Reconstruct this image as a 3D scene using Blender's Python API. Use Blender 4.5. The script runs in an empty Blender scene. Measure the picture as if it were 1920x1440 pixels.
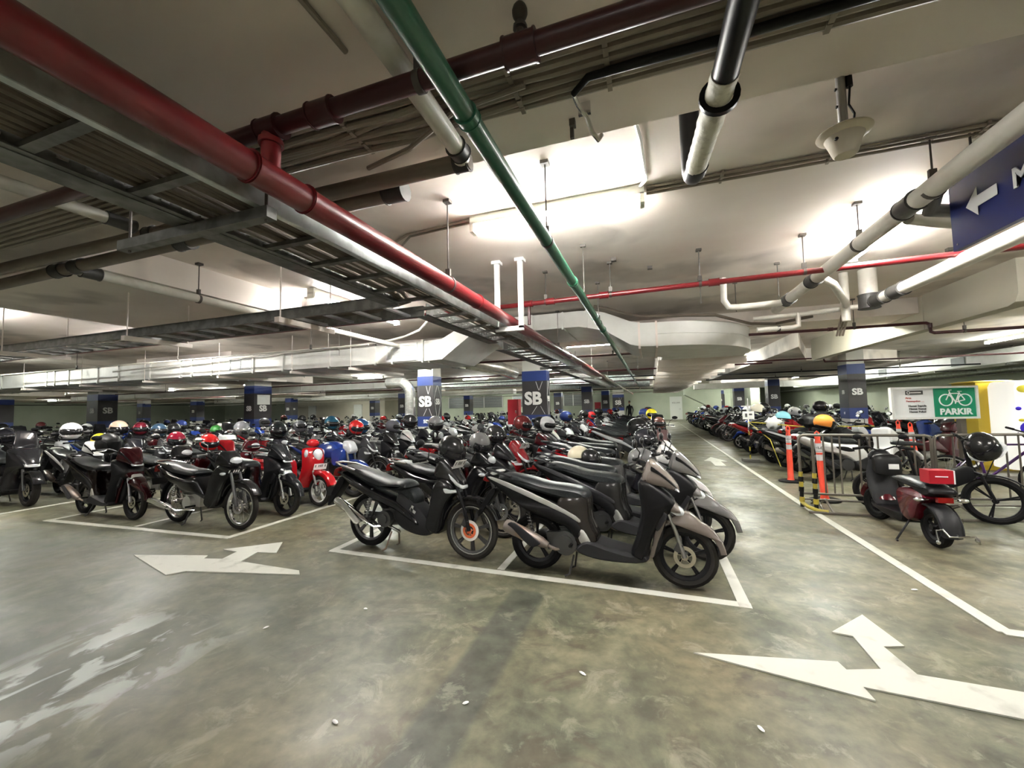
import bpy, bmesh, math, random
import numpy as np
from mathutils import Vector, Matrix
random.seed(7)
PI=math.pi
C=bpy.context.scene.collection
SC=bpy.context.scene
# ------------------------------------------------------------------ materials
MATS={}
def mat(name,col,rough=.5,metal=0.,coat=0.,objcol=False,emit=None,noise=None,trans=0,bump=0.,spec=.5):
    m=bpy.data.materials.new(name); m.use_nodes=True
    nt=m.node_tree; b=nt.nodes['Principled BSDF']
    b.inputs['Base Color'].default_value=(*col,1); b.inputs['Roughness'].default_value=rough
    b.inputs['Metallic'].default_value=metal; b.inputs['Coat Weight'].default_value=coat
    b.inputs['Coat Roughness'].default_value=.08
    b.inputs['Specular IOR Level'].default_value=spec
    if trans: b.inputs['Transmission Weight'].default_value=trans
    if objcol:
        oi=nt.nodes.new('ShaderNodeObjectInfo'); nt.links.new(oi.outputs['Color'],b.inputs['Base Color'])
    if emit:
        b.inputs['Emission Color'].default_value=(*emit[0],1); b.inputs['Emission Strength'].default_value=emit[1]
    if noise:   # (scale, colour2, low, high)
        tc=nt.nodes.new('ShaderNodeTexCoord'); nz=nt.nodes.new('ShaderNodeTexNoise'); nz.inputs['Scale'].default_value=noise[0]
        nz.inputs['Detail'].default_value=6
        rp=nt.nodes.new('ShaderNodeValToRGB'); rp.color_ramp.elements[0].position=noise[2]; rp.color_ramp.elements[1].position=noise[3]
        rp.color_ramp.elements[0].color=(*col,1); rp.color_ramp.elements[1].color=(*noise[1],1)
        nt.links.new(tc.outputs['Object'],nz.inputs['Vector']); nt.links.new(nz.outputs['Fac'],rp.inputs['Fac']); nt.links.new(rp.outputs['Color'],b.inputs['Base Color'])
        if bump:
            bp=nt.nodes.new('ShaderNodeBump'); bp.inputs['Strength'].default_value=bump; bp.inputs['Distance'].default_value=.01
            nt.links.new(nz.outputs['Fac'],bp.inputs['Height']); nt.links.new(bp.outputs['Normal'],b.inputs['Normal'])
    MATS[name]=m; return m
mat('paint',(.02,.02,.02),.18,0,.22,objcol=True,spec=.3)
mat('flake',(.3,.3,.3),.35,.0,.3,objcol=True)
mat('blackplastic',(.008,.008,.009),.38,spec=0.18)
mat('greyplastic',(.022,.022,.024),.45,spec=0.2)
mat('vinyl',(.013,.015,.016),.38,noise=(60,(.022,.025,.026),.4,.6),bump=.15,spec=0.28)
mat('rubber',(.010,.010,.010),.7,spec=0.08)
mat('rubberdusty',(.026,.024,.022),.8,spec=0.1)
mat('chrome',(.72,.72,.72),.14,1.)
mat('steel',(.42,.42,.42),.35,1.)
mat('darkmetal',(.09,.09,.09),.4,.8)
mat('rustpipe',(.22,.19,.17),.42,.5,noise=(6,(.26,.14,.07),.5,.75))
mat('alu',(.55,.55,.53),.35,.8)
mat('disc',(.5,.47,.38),.35,.9)
mat('rotor_red',(.75,.16,.06),.4)
mat('lens',(.75,.78,.8),.08,.25,.8)
mat('redlens',(.17,.004,.004),.15,0,.7)
mat('amber',(.8,.22,.02),.2,0,.5)
mat('white',(.8,.8,.78),.45)
mat('whitegloss',(.82,.82,.80),.25,0,.5)
mat('plateblack',(.01,.01,.01),.4,spec=0.2)
mat('visor',(.012,.012,.014),.06,0,.4,spec=.4)
mat('visorsilver',(.45,.45,.45),.12,.8,.8)
mat('paper',(.78,.78,.76),.6)
mat('brown_cloth',(.05,.03,.02),.9)
mat('galv',(.46,.50,.48),.38,.65,noise=(14,(.62,.66,.64),.42,.6))
mat('galvdark',(.13,.13,.12),.5,.5,noise=(14,(.2,.2,.19),.42,.6))
mat('redpipe',(.17,.010,.014),.32,0,.35)
mat('darkred',(.045,.005,.007),.4,0,.1)
mat('greenpipe',(.025,.13,.072),.35,0,.2)
mat('pvc',(.62,.60,.54),.38,noise=(6,(.5,.46,.40),.5,.75))
mat('pvcbrown',(.20,.165,.13),.45,noise=(4,(.15,.12,.095),.4,.7))
mat('coupling',(.05,.048,.045),.45)
mat('wrap',(.66,.64,.54),.6,noise=(25,(.42,.40,.33),.5,.7),bump=.5)
mat('cable',(.13,.105,.08),.6)
mat('cableblack',(.012,.012,.012),.4,spec=0.2)
mat('conduit',(.27,.235,.19),.5)
mat('rod',(.10,.09,.08),.5,.5)
mat('duct',(.80,.80,.76),.45,.05,noise=(3,(.70,.70,.65),.4,.7))
mat('ductfoil',(.62,.62,.6),.25,.8,noise=(7,(.8,.8,.78),.4,.6),bump=.6)
mat('strut',(.85,.77,.71),.45)
mat('speaker',(.62,.56,.45),.5)
mat('fixture',(.82,.82,.74),.4)
mat('bluesign',(.012,.02,.13),.35)
mat('signwhite',(.85,.87,.88),.4)
mat('signgreen',(.0,.25,.12),.35)
mat('signred',(.5,.05,.04),.5)
mat('signdark',(.06,.06,.06),.5)
mat('post_orange',(.95,.09,.045),.4,0,.2)
mat('post_pink',(.8,.05,.12),.4)
mat('reflective',(.75,.75,.78),.3)
mat('barrier',(.13,.115,.095),.45,.4)
mat('yellowtape',(.42,.34,.04),.55)
mat('machine_yellow',(.50,.36,.01),.4,0,.2)
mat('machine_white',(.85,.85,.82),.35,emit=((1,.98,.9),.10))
mat('purple',(.05,.008,.10),.3,0,.4)
mat('machine_blue',(.05,.02,.6),.4)
mat('kerb',(.22,.21,.19),.85)
mat('blueband',(.016,.036,.17),.45)
mat('greyband',(.032,.028,.030),.5)
mat('column_white',(.60,.59,.55),.6)
mat('letter',(.78,.77,.75),.5)
mat('letterdim',(.30,.29,.28),.5)
mat('skin',(.32,.18,.12),.6)
mat('yellowcloth',(.75,.65,.05),.6)
mat('roadpaint',(.60,.60,.54),.6,noise=(5,(.33,.33,.29),.55,.78))
mat('doorwhite',(.62,.64,.6),.5)
mat('louvre',(.12,.13,.13),.5,.3)
mat('wall_green',(.40,.44,.34),.75,noise=(.7,(.34,.38,.29),.4,.7))
mat('wall_beige',(.50,.47,.38),.75,noise=(.7,(.42,.40,.32),.4,.7))
mat('redbox',(.36,.006,.018),.4,0,.2)
mat('tube_light',(1,1,1),.5,emit=((1.0,.98,.95),44.))
mat('tube_light_far',(1,1,1),.5,emit=((.97,1.0,.93),52.))
mat('bluehelmet',(.05,.12,.2),.2,0,.8)

def ceiling_mat():
    m=bpy.data.materials.new('ceiling_concrete'); m.use_nodes=True; nt=m.node_tree; b=nt.nodes['Principled BSDF']
    tc=nt.nodes.new('ShaderNodeTexCoord'); N=nt.nodes; L=nt.links
    def noise(s,d=5,vec=None,sc=None):
        n=N.new('ShaderNodeTexNoise'); n.inputs['Scale'].default_value=s; n.inputs['Detail'].default_value=d
        if sc:
            mp=N.new('ShaderNodeMapping'); mp.inputs['Scale'].default_value=sc; L.new(tc.outputs['Object'],mp.inputs['Vector']); L.new(mp.outputs['Vector'],n.inputs['Vector'])
        else: L.new(tc.outputs['Object'],n.inputs['Vector'])
        return n
    n1=noise(.6,4,sc=(1,1.7,1)); n2=noise(2.2,6); n3=noise(.9,3)
    r1=N.new('ShaderNodeValToRGB'); e=r1.color_ramp.elements; e[0].position=.35; e[1].position=.68
    e[0].color=(.82,.765,.71,1); e[1].color=(.70,.62,.55,1); L.new(n1.outputs['Fac'],r1.inputs['Fac'])
    r2=N.new('ShaderNodeValToRGB'); e=r2.color_ramp.elements; e[0].position=.54; e[1].position=.62
    e[0].color=(0,0,0,1); e[1].color=(1,1,1,1); L.new(n3.outputs['Fac'],r2.inputs['Fac'])
    mx=N.new('ShaderNodeMix'); mx.data_type='RGBA'; mx.inputs['B'].default_value=(.34,.30,.27,1)
    mm=N.new('ShaderNodeMath'); mm.operation='MULTIPLY'; L.new(r2.outputs['Color'],mm.inputs[0]); L.new(n2.outputs['Fac'],mm.inputs[1])
    L.new(mm.outputs[0],mx.inputs['Factor']); L.new(r1.outputs['Color'],mx.inputs['A']); L.new(mx.outputs['Result'],b.inputs['Base Color'])
    bp=N.new('ShaderNodeBump'); bp.inputs['Strength'].default_value=.25; bp.inputs['Distance'].default_value=.05
    n4=noise(1.5,4); L.new(n4.outputs['Fac'],bp.inputs['Height']); L.new(bp.outputs['Normal'],b.inputs['Normal'])
    b.inputs['Roughness'].default_value=.7
    MATS['ceiling']=m
ceiling_mat()
def floor_mat():
    m=bpy.data.materials.new('floor_epoxy'); m.use_nodes=True; nt=m.node_tree; b=nt.nodes['Principled BSDF']; N=nt.nodes; L=nt.links
    tc=N.new('ShaderNodeTexCoord')
    def noise(s,d=6,sc=(1,1,1),dist=0.,rough=.55):
        n=N.new('ShaderNodeTexNoise'); n.inputs['Scale'].default_value=s; n.inputs['Detail'].default_value=d; n.inputs['Distortion'].default_value=dist; n.inputs['Roughness'].default_value=rough
        mp=N.new('ShaderNodeMapping'); mp.inputs['Scale'].default_value=sc; L.new(tc.outputs['Object'],mp.inputs['Vector']); L.new(mp.outputs['Vector'],n.inputs['Vector']); return n
    def ramp(n,a,b_,ca=(0,0,0,1),cb=(1,1,1,1)):
        r=N.new('ShaderNodeValToRGB'); e=r.color_ramp.elements; e[0].position=a; e[1].position=b_; e[0].color=ca; e[1].color=cb; L.new(n,r.inputs['Fac']); return r
    def mix(f,a,bb,mode='MIX'):
        x=N.new('ShaderNodeMix'); x.data_type='RGBA'; x.blend_type=mode
        for k,v in (('Factor',f),('A',a),('B',bb)):
            if isinstance(v,(tuple,float)): x.inputs[k].default_value=v
            else: L.new(v,x.inputs[k])
        return x.outputs['Result']
    big=noise(.55,3); mid=noise(2.4,9,dist=.5,rough=.68); fine=noise(9,6); stain=noise(1.9,7,(.8,1.2,1),.7,.62)
    base=ramp(mid.outputs['Fac'],.36,.66,(.070,.073,.048,1),(.175,.170,.112,1)).outputs['Color']
    br=ramp(big.outputs['Fac'],.45,.62).outputs['Color']
    base=mix(br,base,mix(.55,base,(.19,.155,.095,1)))
    st=ramp(stain.outputs['Fac'],.565,.60).outputs['Color']
    stf=N.new('ShaderNodeMath'); stf.operation='MULTIPLY'; L.new(st,stf.inputs[0]); stf.inputs[1].default_value=.62
    base=mix(stf.outputs[0],base,(.085,.068,.045,1))
    dots=noise(5.5,2,rough=.3); dr=ramp(dots.outputs['Fac'],.70,.74).outputs['Color']
    dm=N.new('ShaderNodeMath'); dm.operation='MULTIPLY'; L.new(dr,dm.inputs[0]); dm.inputs[1].default_value=.4
    base=mix(dm.outputs[0],base,(.05,.045,.035,1))
    # darker repaired strip along the bay, x in -1.17..-.86, nearer than y = 3.3
    sp=N.new('ShaderNodeSeparateXYZ'); L.new(tc.outputs['Object'],sp.inputs[0])
    def rng(sock,lo,hi,soft):
        a=N.new('ShaderNodeMapRange'); a.inputs['From Min'].default_value=lo-soft; a.inputs['From Max'].default_value=lo+soft; L.new(sock,a.inputs['Value'])
        c=N.new('ShaderNodeMapRange'); c.inputs['From Min'].default_value=hi-soft; c.inputs['From Max'].default_value=hi+soft; c.inputs['To Min'].default_value=1; c.inputs['To Max'].default_value=0; L.new(sock,c.inputs['Value'])
        q=N.new('ShaderNodeMath'); q.operation='MULTIPLY'; L.new(a.outputs[0],q.inputs[0]); L.new(c.outputs[0],q.inputs[1]); return q.outputs[0]
    def mul(a,b_):
        q=N.new('ShaderNodeMath'); q.operation='MULTIPLY'
        for i,v in enumerate((a,b_)):
            if isinstance(v,float): q.inputs[i].default_value=v
            else: L.new(v,q.inputs[i])
        return q.outputs[0]
    strip=mul(mul(rng(sp.outputs['X'],-1.14,-.86,.02),rng(sp.outputs['Y'],-3.,3.25,.02)),.80)
    base=mix(strip,base,(.060,.064,.052,1))
    # whitish floor glare at the left foreground, painted into the base colour
    fr=ramp(fine.outputs['Fac'],.35,.65,(.62,.62,.60,1),(1.25,1.25,1.22,1)).outputs['Color']; base=mix(.8,base,mix(1.,base,fr,'MULTIPLY'))
    sc=ramp(noise(4.2,8,(1,1,1),.6,.7).outputs['Fac'],.55,.63).outputs['Color']; base=mix(mul(sc,.35),base,(.34,.33,.25,1))
    glare=mul(mul(rng(sp.outputs['X'],-3.7,-2.85,.25),rng(sp.outputs['Y'],.9,2.0,.25)),ramp(noise(3.,6,(1.5,.8,1),.8).outputs['Fac'],.52,.58).outputs['Color'])
    glarec=glare
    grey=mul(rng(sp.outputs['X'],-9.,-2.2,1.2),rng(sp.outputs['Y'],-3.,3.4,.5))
    base=mix(mul(grey,.55),base,(.12,.135,.115,1)); base=mix(mul(glarec,.9),base,(.55,.60,.57,1))
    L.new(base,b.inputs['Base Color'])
    rr=ramp(noise(1.3,5,(1,1,1),.4).outputs['Fac'],.38,.66,(.36,.36,.36,1),(.60,.60,.60,1)).outputs['Color']
    L.new(rr,b.inputs['Roughness']); b.inputs['Specular IOR Level'].default_value=.42
    bp=N.new('ShaderNodeBump'); bp.inputs['Strength'].default_value=.12; bp.inputs['Distance'].default_value=.01; L.new(fine.outputs['Fac'],bp.inputs['Height']); L.new(bp.outputs['Normal'],b.inputs['Normal'])
    MATS['floor']=m
floor_mat()

# ------------------------------------------------------------------ geometry helper
class G:
    def __init__(s): s.v=[]; s.f=[]; s.m=[]; s.mi=0
    def add(s,v,f):
        n=len(s.v); s.v+= [tuple(p) for p in v]; s.f+=[tuple(i+n for i in q) for q in f]; s.m+=[s.mi]*len(f); return s
    def box(s,c,d,rot=None,taper=None):
        hx,hy,hz=d[0]/2,d[1]/2,d[2]/2
        v=[Vector((x*hx,y*hy,z*hz)) for z in (-1,1) for y in (-1,1) for x in (-1,1)]
        if taper: v=[Vector((p.x*(taper if p.z>0 else 1),p.y*(taper if p.z>0 else 1),p.z)) for p in v]
        if rot is not None: v=[rot@p for p in v]
        v=[p+Vector(c) for p in v]
        return s.add(v,[(0,2,3,1),(4,5,7,6),(0,1,5,4),(2,6,7,3),(0,4,6,2),(1,3,7,5)])
    def bar(s,a,b,w,h=None):      # box between two points
        a=Vector(a); b=Vector(b); d=b-a; L=d.length; h=h or w
        q=d.to_track_quat('X','Z').to_matrix(); return s.box((a+b)/2,(L,w,h),q)
    def tube(s,pts,r,n=10,cap=True):
        pts=[Vector(p) for p in pts]; N=len(pts)
        rs=r if isinstance(r,(list,tuple)) else [r]*N
        T=[]
        for i in range(N):
            a=pts[max(i-1,0)]; b=pts[min(i+1,N-1)]
            if 0<i<N-1: t=(pts[i]-a).normalized()+(b-pts[i]).normalized()
            else: t=b-a
            T.append(t.normalized())
        u=T[0].orthogonal().normalized(); V=[]
        for i in range(N):
            if i: 
                q=T[i-1].rotation_difference(T[i]); u=(q@u).normalized()
            w=T[i].cross(u)
            for k in range(n):
                a=2*PI*k/n; V.append(pts[i]+(u*math.cos(a)+w*math.sin(a))*rs[i])
        F=[(i*n+k,i*n+(k+1)%n,(i+1)*n+(k+1)%n,(i+1)*n+k) for i in range(N-1) for k in range(n)]
        if cap: F+=[tuple(range(n-1,-1,-1)),tuple((N-1)*n+k for k in range(n))]
        return s.add(V,F)
    def lathe(s,prof,n=24,axis='Z',c=(0,0,0),closed=False,a0=0,a1=2*PI):
        full=abs(a1-a0-2*PI)<1e-6; m=n if full else n+1; V=[]
        for k in range(m):
            a=a0+(a1-a0)*k/n
            for r,h in prof:
                p=(r*math.cos(a),r*math.sin(a),h)
                if axis=='Y': p=(p[0],p[2],p[1])
                if axis=='X': p=(p[2],p[0],p[1])
                V.append((p[0]+c[0],p[1]+c[1],p[2]+c[2]))
        P=len(prof); F=[]
        for k in range(n):
            k2=(k+1)%m
            for j in range(P if closed else P-1):
                j2=(j+1)%P; q=(k*P+j,k2*P+j,k2*P+j2,k*P+j2)
                F.append(q if axis!='Y' else q[::-1])
        return s.add(V,F)
    def disc_y(s,c,r,y0,y1,n=20):
        return s.lathe([(0.001,y0),(r,y0),(r,y1),(0.001,y1)],n,'Y',(c[0],c[1],c[2]))
    def ell(s,c,r,nu=14,nv=9,rot=None,f=None,vmin=-1.,vmax=1.):
        V=[];F=[]
        for j in range(nv+1):
            t=math.asin(max(-1,min(1,vmin)))+(math.asin(min(1,vmax))-math.asin(max(-1,vmin)))*j/nv
            for i in range(nu):
                a=2*PI*i/nu; p=Vector((math.cos(t)*math.cos(a),math.cos(t)*math.sin(a),math.sin(t)))
                if f: p=f(p)
                p=Vector((p.x*r[0],p.y*r[1],p.z*r[2]))
                if rot is not None: p=rot@p
                V.append(p+Vector(c))
        F=[(j*nu+i,j*nu+(i+1)%nu,(j+1)*nu+(i+1)%nu,(j+1)*nu+i) for j in range(nv) for i in range(nu)]
        F+=[tuple(range(nu-1,-1,-1)),tuple(nv*nu+i for i in range(nu))]
        return s.add(V,F)
    def pillow(s,out,w,edge=.6,ins=.03,wf=None,res=3,smooth=True,yc=0.):
        P=[Vector((a,b)) for a,b in out]
        ar=sum(P[i].x*P[(i+1)%len(P)].y-P[(i+1)%len(P)].x*P[i].y for i in range(len(P)))
        if ar<0: P=P[::-1]
        if smooth:
            Q=[];n=len(P)
            for i in range(n):
                a,b,c,d=P[i-1],P[i],P[(i+1)%n],P[(i+2)%n]
                for k in range(res):
                    t=k/res; Q.append(.5*((2*b)+(c-a)*t+(2*a-5*b+4*c-d)*t*t+(3*b-a-3*c+d)*t*t*t))
            P=Q
        n=len(P)
        def inset(d):
            R=[]
            for i in range(n):
                t=(P[(i+1)%n]-P[i-1]); t=t.normalized() if t.length>1e-9 else Vector((1,0))
                R.append(P[i]+Vector((-t.y,t.x))*d)
            return R
        wf=wf or (lambda x,z:1.)
        rings=[(0.,edge),(ins*.35,edge+(1-edge)*.72),(ins,1.)]
        V=[];cnt=0
        L=[]
        for sgn in (-1,1):
            for d,k in (rings if sgn>0 else rings[::-1]):
                R=inset(d); L.append(len(V)//n)
                V+=[Vector((p.x,yc+sgn*w*k*wf(p.x,p.y),p.y)) for p in R]
        F=[]
        for j in range(5):
            F+=[(j*n+i,(j+1)*n+i,(j+1)*n+(i+1)%n,j*n+(i+1)%n) for i in range(n)]
        base=len(s.v); s.add(V,F)
        # caps: triangulated inner rings
        from mathutils.geometry import tessellate_polygon
        for j,rev in ((0,True),(5,False)):
            ring=[Vector((V[j*n+i].x,V[j*n+i].z,0)) for i in range(n)]
            tri=tessellate_polygon([ring])
            ff=[]
            for t in tri:
                a,b,c=t
                area=(ring[b]-ring[a]).cross(ring[c]-ring[a]).z
                if abs(area)<1e-12: continue
                q=(a,b,c) if area>0 else (a,c,b)     # counter-clockwise in xz, normal points to -y
                if not rev: q=q[::-1]
                ff.append(tuple(base+j*n+i for i in q))
            s.f+=ff; s.m+=[s.mi]*len(ff)
        return s
    def prism(s,poly,z0,z1):      # xy polygon
        n=len(poly); V=[(x,y,z0) for x,y in poly]+[(x,y,z1) for x,y in poly]
        return s.add(V,[tuple(range(n-1,-1,-1)),tuple(range(n,2*n))]+[(i,(i+1)%n,n+(i+1)%n,n+i) for i in range(n)])
    def move(s,M):
        s.v=[tuple(M@Vector(p)) for p in s.v]; return s
    def merge(s,o,mi=0):
        n=len(s.v); s.v+=o.v; s.f+=[tuple(i+n for i in q) for q in o.f]; s.m+=[mi]*len(o.f); return s
def arc(c,r,a0,a1,n,plane='xz',y=0.):
    out=[]
    for i in range(n+1):
        a=a0+(a1-a0)*i/n; p=(c[0]+r*math.cos(a),c[1]+r*math.sin(a))
        out.append((p[0],y,p[1]) if plane=='xz' else (p[0],p[1],y))
    return out
def mesh_of(name,g,mats,angle=38,fixn=True):
    me=bpy.data.meshes.new(name); me.from_pydata([tuple(p) for p in g.v],[],g.f)
    mats=mats if isinstance(mats,(list,tuple)) else [mats]
    for k in mats: me.materials.append(MATS[k])
    if len(mats)>1: me.polygons.foreach_set('material_index',g.m)
    if fixn:
        bm=bmesh.new(); bm.from_mesh(me); bmesh.ops.recalc_face_normals(bm,faces=bm.faces); bm.to_mesh(me); bm.free()
    me.polygons.foreach_set('use_smooth',[True]*len(me.polygons))
    me.set_sharp_from_angle(angle=math.radians(angle)); me.update(); return me
def ob(name,data,parent=None,loc=None,rz=0.,col=None):
    o=bpy.data.objects.new(name,data); C.objects.link(o)
    if parent: o.parent=parent
    if loc is not None: o.location=loc
    if rz: o.rotation_euler=(0,0,rz)
    if col: o.color=(*col,1)
    return o
def part(name,g,m,parent=None,label=None,col=None,angle=38,fixn=True):
    o=ob(name,mesh_of(name,g,m,angle,fixn),parent,col=col)
    if label: o['label']=label
    return o
def tag(o,label,cat,group=None,kind=None):
    o['label']=label; o['category']=cat
    if group: o['group']=group
    if kind: o['kind']=kind
    return o
def thing(name,label,cat,loc=(0,0,0),rz=0.,group=None):
    o=ob(name,None,None,loc,rz); o.empty_display_size=.1; return tag(o,label,cat,group)
def single(name,g,m,label,cat,group=None,loc=None,rz=0.,col=None,angle=38):
    # one-mesh thing; origin moved to the base centre
    vs=np.array(g.v); c=(vs.min(0)+vs.max(0))/2; c[2]=vs[:,2].min()
    if loc is None:
        g.v=[tuple(np.array(p)-c) for p in g.v]; loc=tuple(c)
    o=ob(name,mesh_of(name,g,m,angle),None,loc,rz,col); return tag(o,label,cat,group)
def struct(name,g,m):
    o=part(name,g,m,angle=30); o['kind']='structure'; return o
def text_geo(s,size,depth=.004,bold=.0,spacing=1.):
    cu=bpy.data.curves.new('txt','FONT'); cu.body=s; cu.size=size; cu.extrude=depth/2; cu.offset=bold; cu.align_x='CENTER'; cu.align_y='CENTER'; cu.resolution_u=3; cu.space_character=spacing
    o=bpy.data.objects.new('txt',cu); C.objects.link(o); bpy.context.view_layer.update()
    me=bpy.data.meshes.new_from_object(o.evaluated_get(bpy.context.evaluated_depsgraph_get()))
    g=G(); g.add([tuple(v.co) for v in me.vertices],[tuple(p.vertices) for p in me.polygons])
    bpy.data.objects.remove(o); bpy.data.curves.remove(cu); bpy.data.meshes.remove(me); return g
TXT={}
def text_on(g,s,size,pos,facing,bold=.0,depth=.006,sx=1.):
    """facing: '-y','+y','-x','+x' or an angle about Z (0 = faces -y); text plane upright"""
    ang={'-y':0,'+x':PI/2,'+y':PI,'-x':-PI/2}.get(facing,facing)
    k=(s,size,bold)
    if k not in TXT: TXT[k]=text_geo(s,size,depth,bold)
    t=G(); t.v=list(TXT[k].v); t.f=list(TXT[k].f); t.m=[0]*len(t.f)
    M=Matrix.Translation(pos)@Matrix.Rotation(ang,4,'Z')@Matrix.Rotation(PI/2,4,'X')@Matrix.Diagonal((sx,1,1,1))
    t.move(M); g.merge(t); return g
# ------------------------------------------------------------------ camera
f,yaw,pit,rol=760.1,-0.327969563,0.057673528,-0.0219468107
Fv=Vector((math.sin(yaw)*math.cos(pit),math.cos(yaw)*math.cos(pit),math.sin(pit)))
R0=Vector((math.cos(yaw),-math.sin(yaw),0)); U0=R0.cross(Fv)
Rv=R0*math.cos(rol)+U0*math.sin(rol); Uv=-R0*math.sin(rol)+U0*math.cos(rol)
cd=bpy.data.cameras.new('camera'); cam=bpy.data.objects.new('camera',cd); C.objects.link(cam)
cd.sensor_width=36; cd.lens=f/1920*36; cd.clip_start=.03; cd.clip_end=200
cam.matrix_world=Matrix(((Rv.x,Uv.x,-Fv.x,0),(Rv.y,Uv.y,-Fv.y,0),(Rv.z,Uv.z,-Fv.z,1.5),(0,0,0,1)))
SC.camera=cam
SC.view_settings.view_transform='Standard'; SC.view_settings.look='None'; SC.view_settings.exposure=2.62; SC.view_settings.gamma=1.
SC.view_settings.use_curve_mapping=False
w=bpy.data.worlds.new('world'); w.use_nodes=True; SC.world=w
w.node_tree.nodes['Background'].inputs['Color'].default_value=(.9,.95,1,1); w.node_tree.nodes['Background'].inputs['Strength'].default_value=.02
try: SC.cycles.use_light_tree=True; SC.cycles.max_bounces=6
except Exception: pass
# ------------------------------------------------------------------ the room
XL,XR,YN,YF,ZC=-58.,11.,-10.,42.,3.0
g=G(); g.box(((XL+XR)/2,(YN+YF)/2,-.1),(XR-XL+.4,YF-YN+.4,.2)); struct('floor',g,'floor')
g=G(); g.box(((XL+XR)/2,(YN+YF)/2,ZC+.1),(XR-XL+.4,YF-YN+.4,.2)); struct('ceiling',g,'ceiling')
g=G(); g.box((XL-.1,(YN+YF)/2,1.5),(.2,YF-YN,3.)); struct('wall_left',g,'wall_green')
g=G(); g.box((XR+.1,(YN+YF)/2,1.5),(.2,YF-YN,3.)); struct('wall_right',g,'wall_green')
g=G(); g.box(((XL+XR)/2,YF+.1,1.5),(XR-XL,.2,3.)); struct('wall_far',g,'wall_green')
g=G(); g.box(((XL+XR)/2,YN-.1,1.5),(XR-XL,.2,3.)); struct('wall_near',g,'wall_beige')
g=G(); g.box((XR-.12,15.,.09),(.24,50.,.18)); struct('baseboard_right',g,'kerb')
# beams and drop panels
def sbox(name,x0,x1,y0,y1,z0,z1,m='ceiling'):
    g=G(); g.box(((x0+x1)/2,(y0+y1)/2,(z0+z1)/2),(x1-x0,y1-y0,z1-z0)); return struct(name,g,m)
k=1
for (x0,x1,y0,y1,z0) in [(-20,11,-1.6,1.84,2.75),(-6.8,-4.3,1.84,4.1,2.73),(-20,11,7.55,8.5,2.76),(-13.,-9.5,7.0,7.55,2.7),
      (-15.6,-13.0,8.5,13.0,2.66),(-25.6,-22.4,8.9,13.4,2.66),(-34.6,-31,8.9,13.4,2.66),(-15.8,-12.6,19.5,23.5,2.66),(-25.8,-22.8,20,24,2.66),
      (-35,-32,20,24,2.66),(-8,-5,27,31,2.66),(-4.5,-2,19.8,23,2.66),(3.9,7.2,26,31,2.66),(-45,-42,9,13,2.66)]:
    sbox('trim_%d'%k,x0,x1,y0,y1,z0,ZC); k+=1
g=G(); g.prism([(3.03,10.1),(4.25,13.6),(7.2,15.5),(7.2,22.5),(2.85,22.5)],2.66,3.0); struct('trim_%d'%k,g,'ceiling'); k+=1
# thin downstand on the right, with a rounded near corner
g=G(); P=[(5.85+.0,3.0),(5.85,2.62),(5.9,2.53),(6.0,2.5),(11.8,2.5),(11.8,3.0)]
n=len(P); V=[(3.8,a,b) for a,b in P]+[(3.98,a,b) for a,b in P]
g.add(V,[tuple(range(n)),tuple(range(2*n-1,n-1,-1))]+[(i,n+i,n+(i+1)%n,(i+1)%n) for i in range(n)])
for y in (7.45,9.3): g.box((3.795,y,2.75),(.012,.02,.5))
struct('trim_%d'%k,g,'wall_beige'); k+=1
# far partition block with doors, louvred openings, door at the aisle's end
sbox('wall_partition',-41,-27.5,37.5,YF,0,3.0,'wall_beige')
dn=1
def door(x,y,w,h,m,facing='-y'):
    global dn
    g=G(); g.box((x,y,h/2),(w,.06,h)); g.box((x-w/2-.05,y,h/2+.02),(.1,.1,h+.04)); g.box((x+w/2+.05,y,h/2+.02),(.1,.1,h+.04)); g.box((x,y,h+.05),(w+.2,.1,.1))
    o=struct('door_%d'%dn,g,m)
    h_=G(); h_.tube([(x+w*.38,y-.09,1.),(x+w*.38-.12,y-.09,1.)],.014,6); h_.box((x+w*.38,y-.05,1.),(.05,.06,.12)); part('door_handle',h_,'steel',o); dn+=1
door(2.3,YF-.06,.9,2.1,'doorwhite'); door(5.6,YF-.06,1.6,2.2,'greyplastic'); door(-37.5,37.44,.9,2.1,'doorwhite'); door(-31,37.44,.9,2.1,'doorwhite')
g=G(); text_on(g,'KELUAR',.2,(2.3,YF-.12,1.6),'-y'); single('door_notice',g,'signdark','dark lettered notice on the pale door at the end of the aisle','sign')
wn=1
for x0,x1 in ((-22.,-15.4),(-14.2,-10.6),(-9.6,-6.6)):
    g=G(); g.box(((x0+x1)/2,YF-.04,2.2),(x1-x0,.06,1.3)); g.mi=1
    for i in range(8): g.box(((x0+x1)/2,YF-.1,1.65+i*.155),(x1-x0,.08,.02))
    for i in range(4): g.box((x0+(x1-x0)*i/3,YF-.09,2.2),(.08,.1,1.3))
    o=part('window_%d'%wn,g,['louvre','alu']); o['kind']='structure'; wn+=1
g=G(); g.prism([(2.6,35),(5.2,35),(5.2,36.5),(2.6,36.5)],2.2,3.); g.v=[(x,y,z if z>2.5 else z-(5.2-x)*0+ (x-2.6)*-.55) for x,y,z in g.v]; struct('trim_%d'%k,g,'wall_green'); k+=1
sbox('wall_recess',7.,7.6,34,YF,0,3.,'wall_green')

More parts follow.
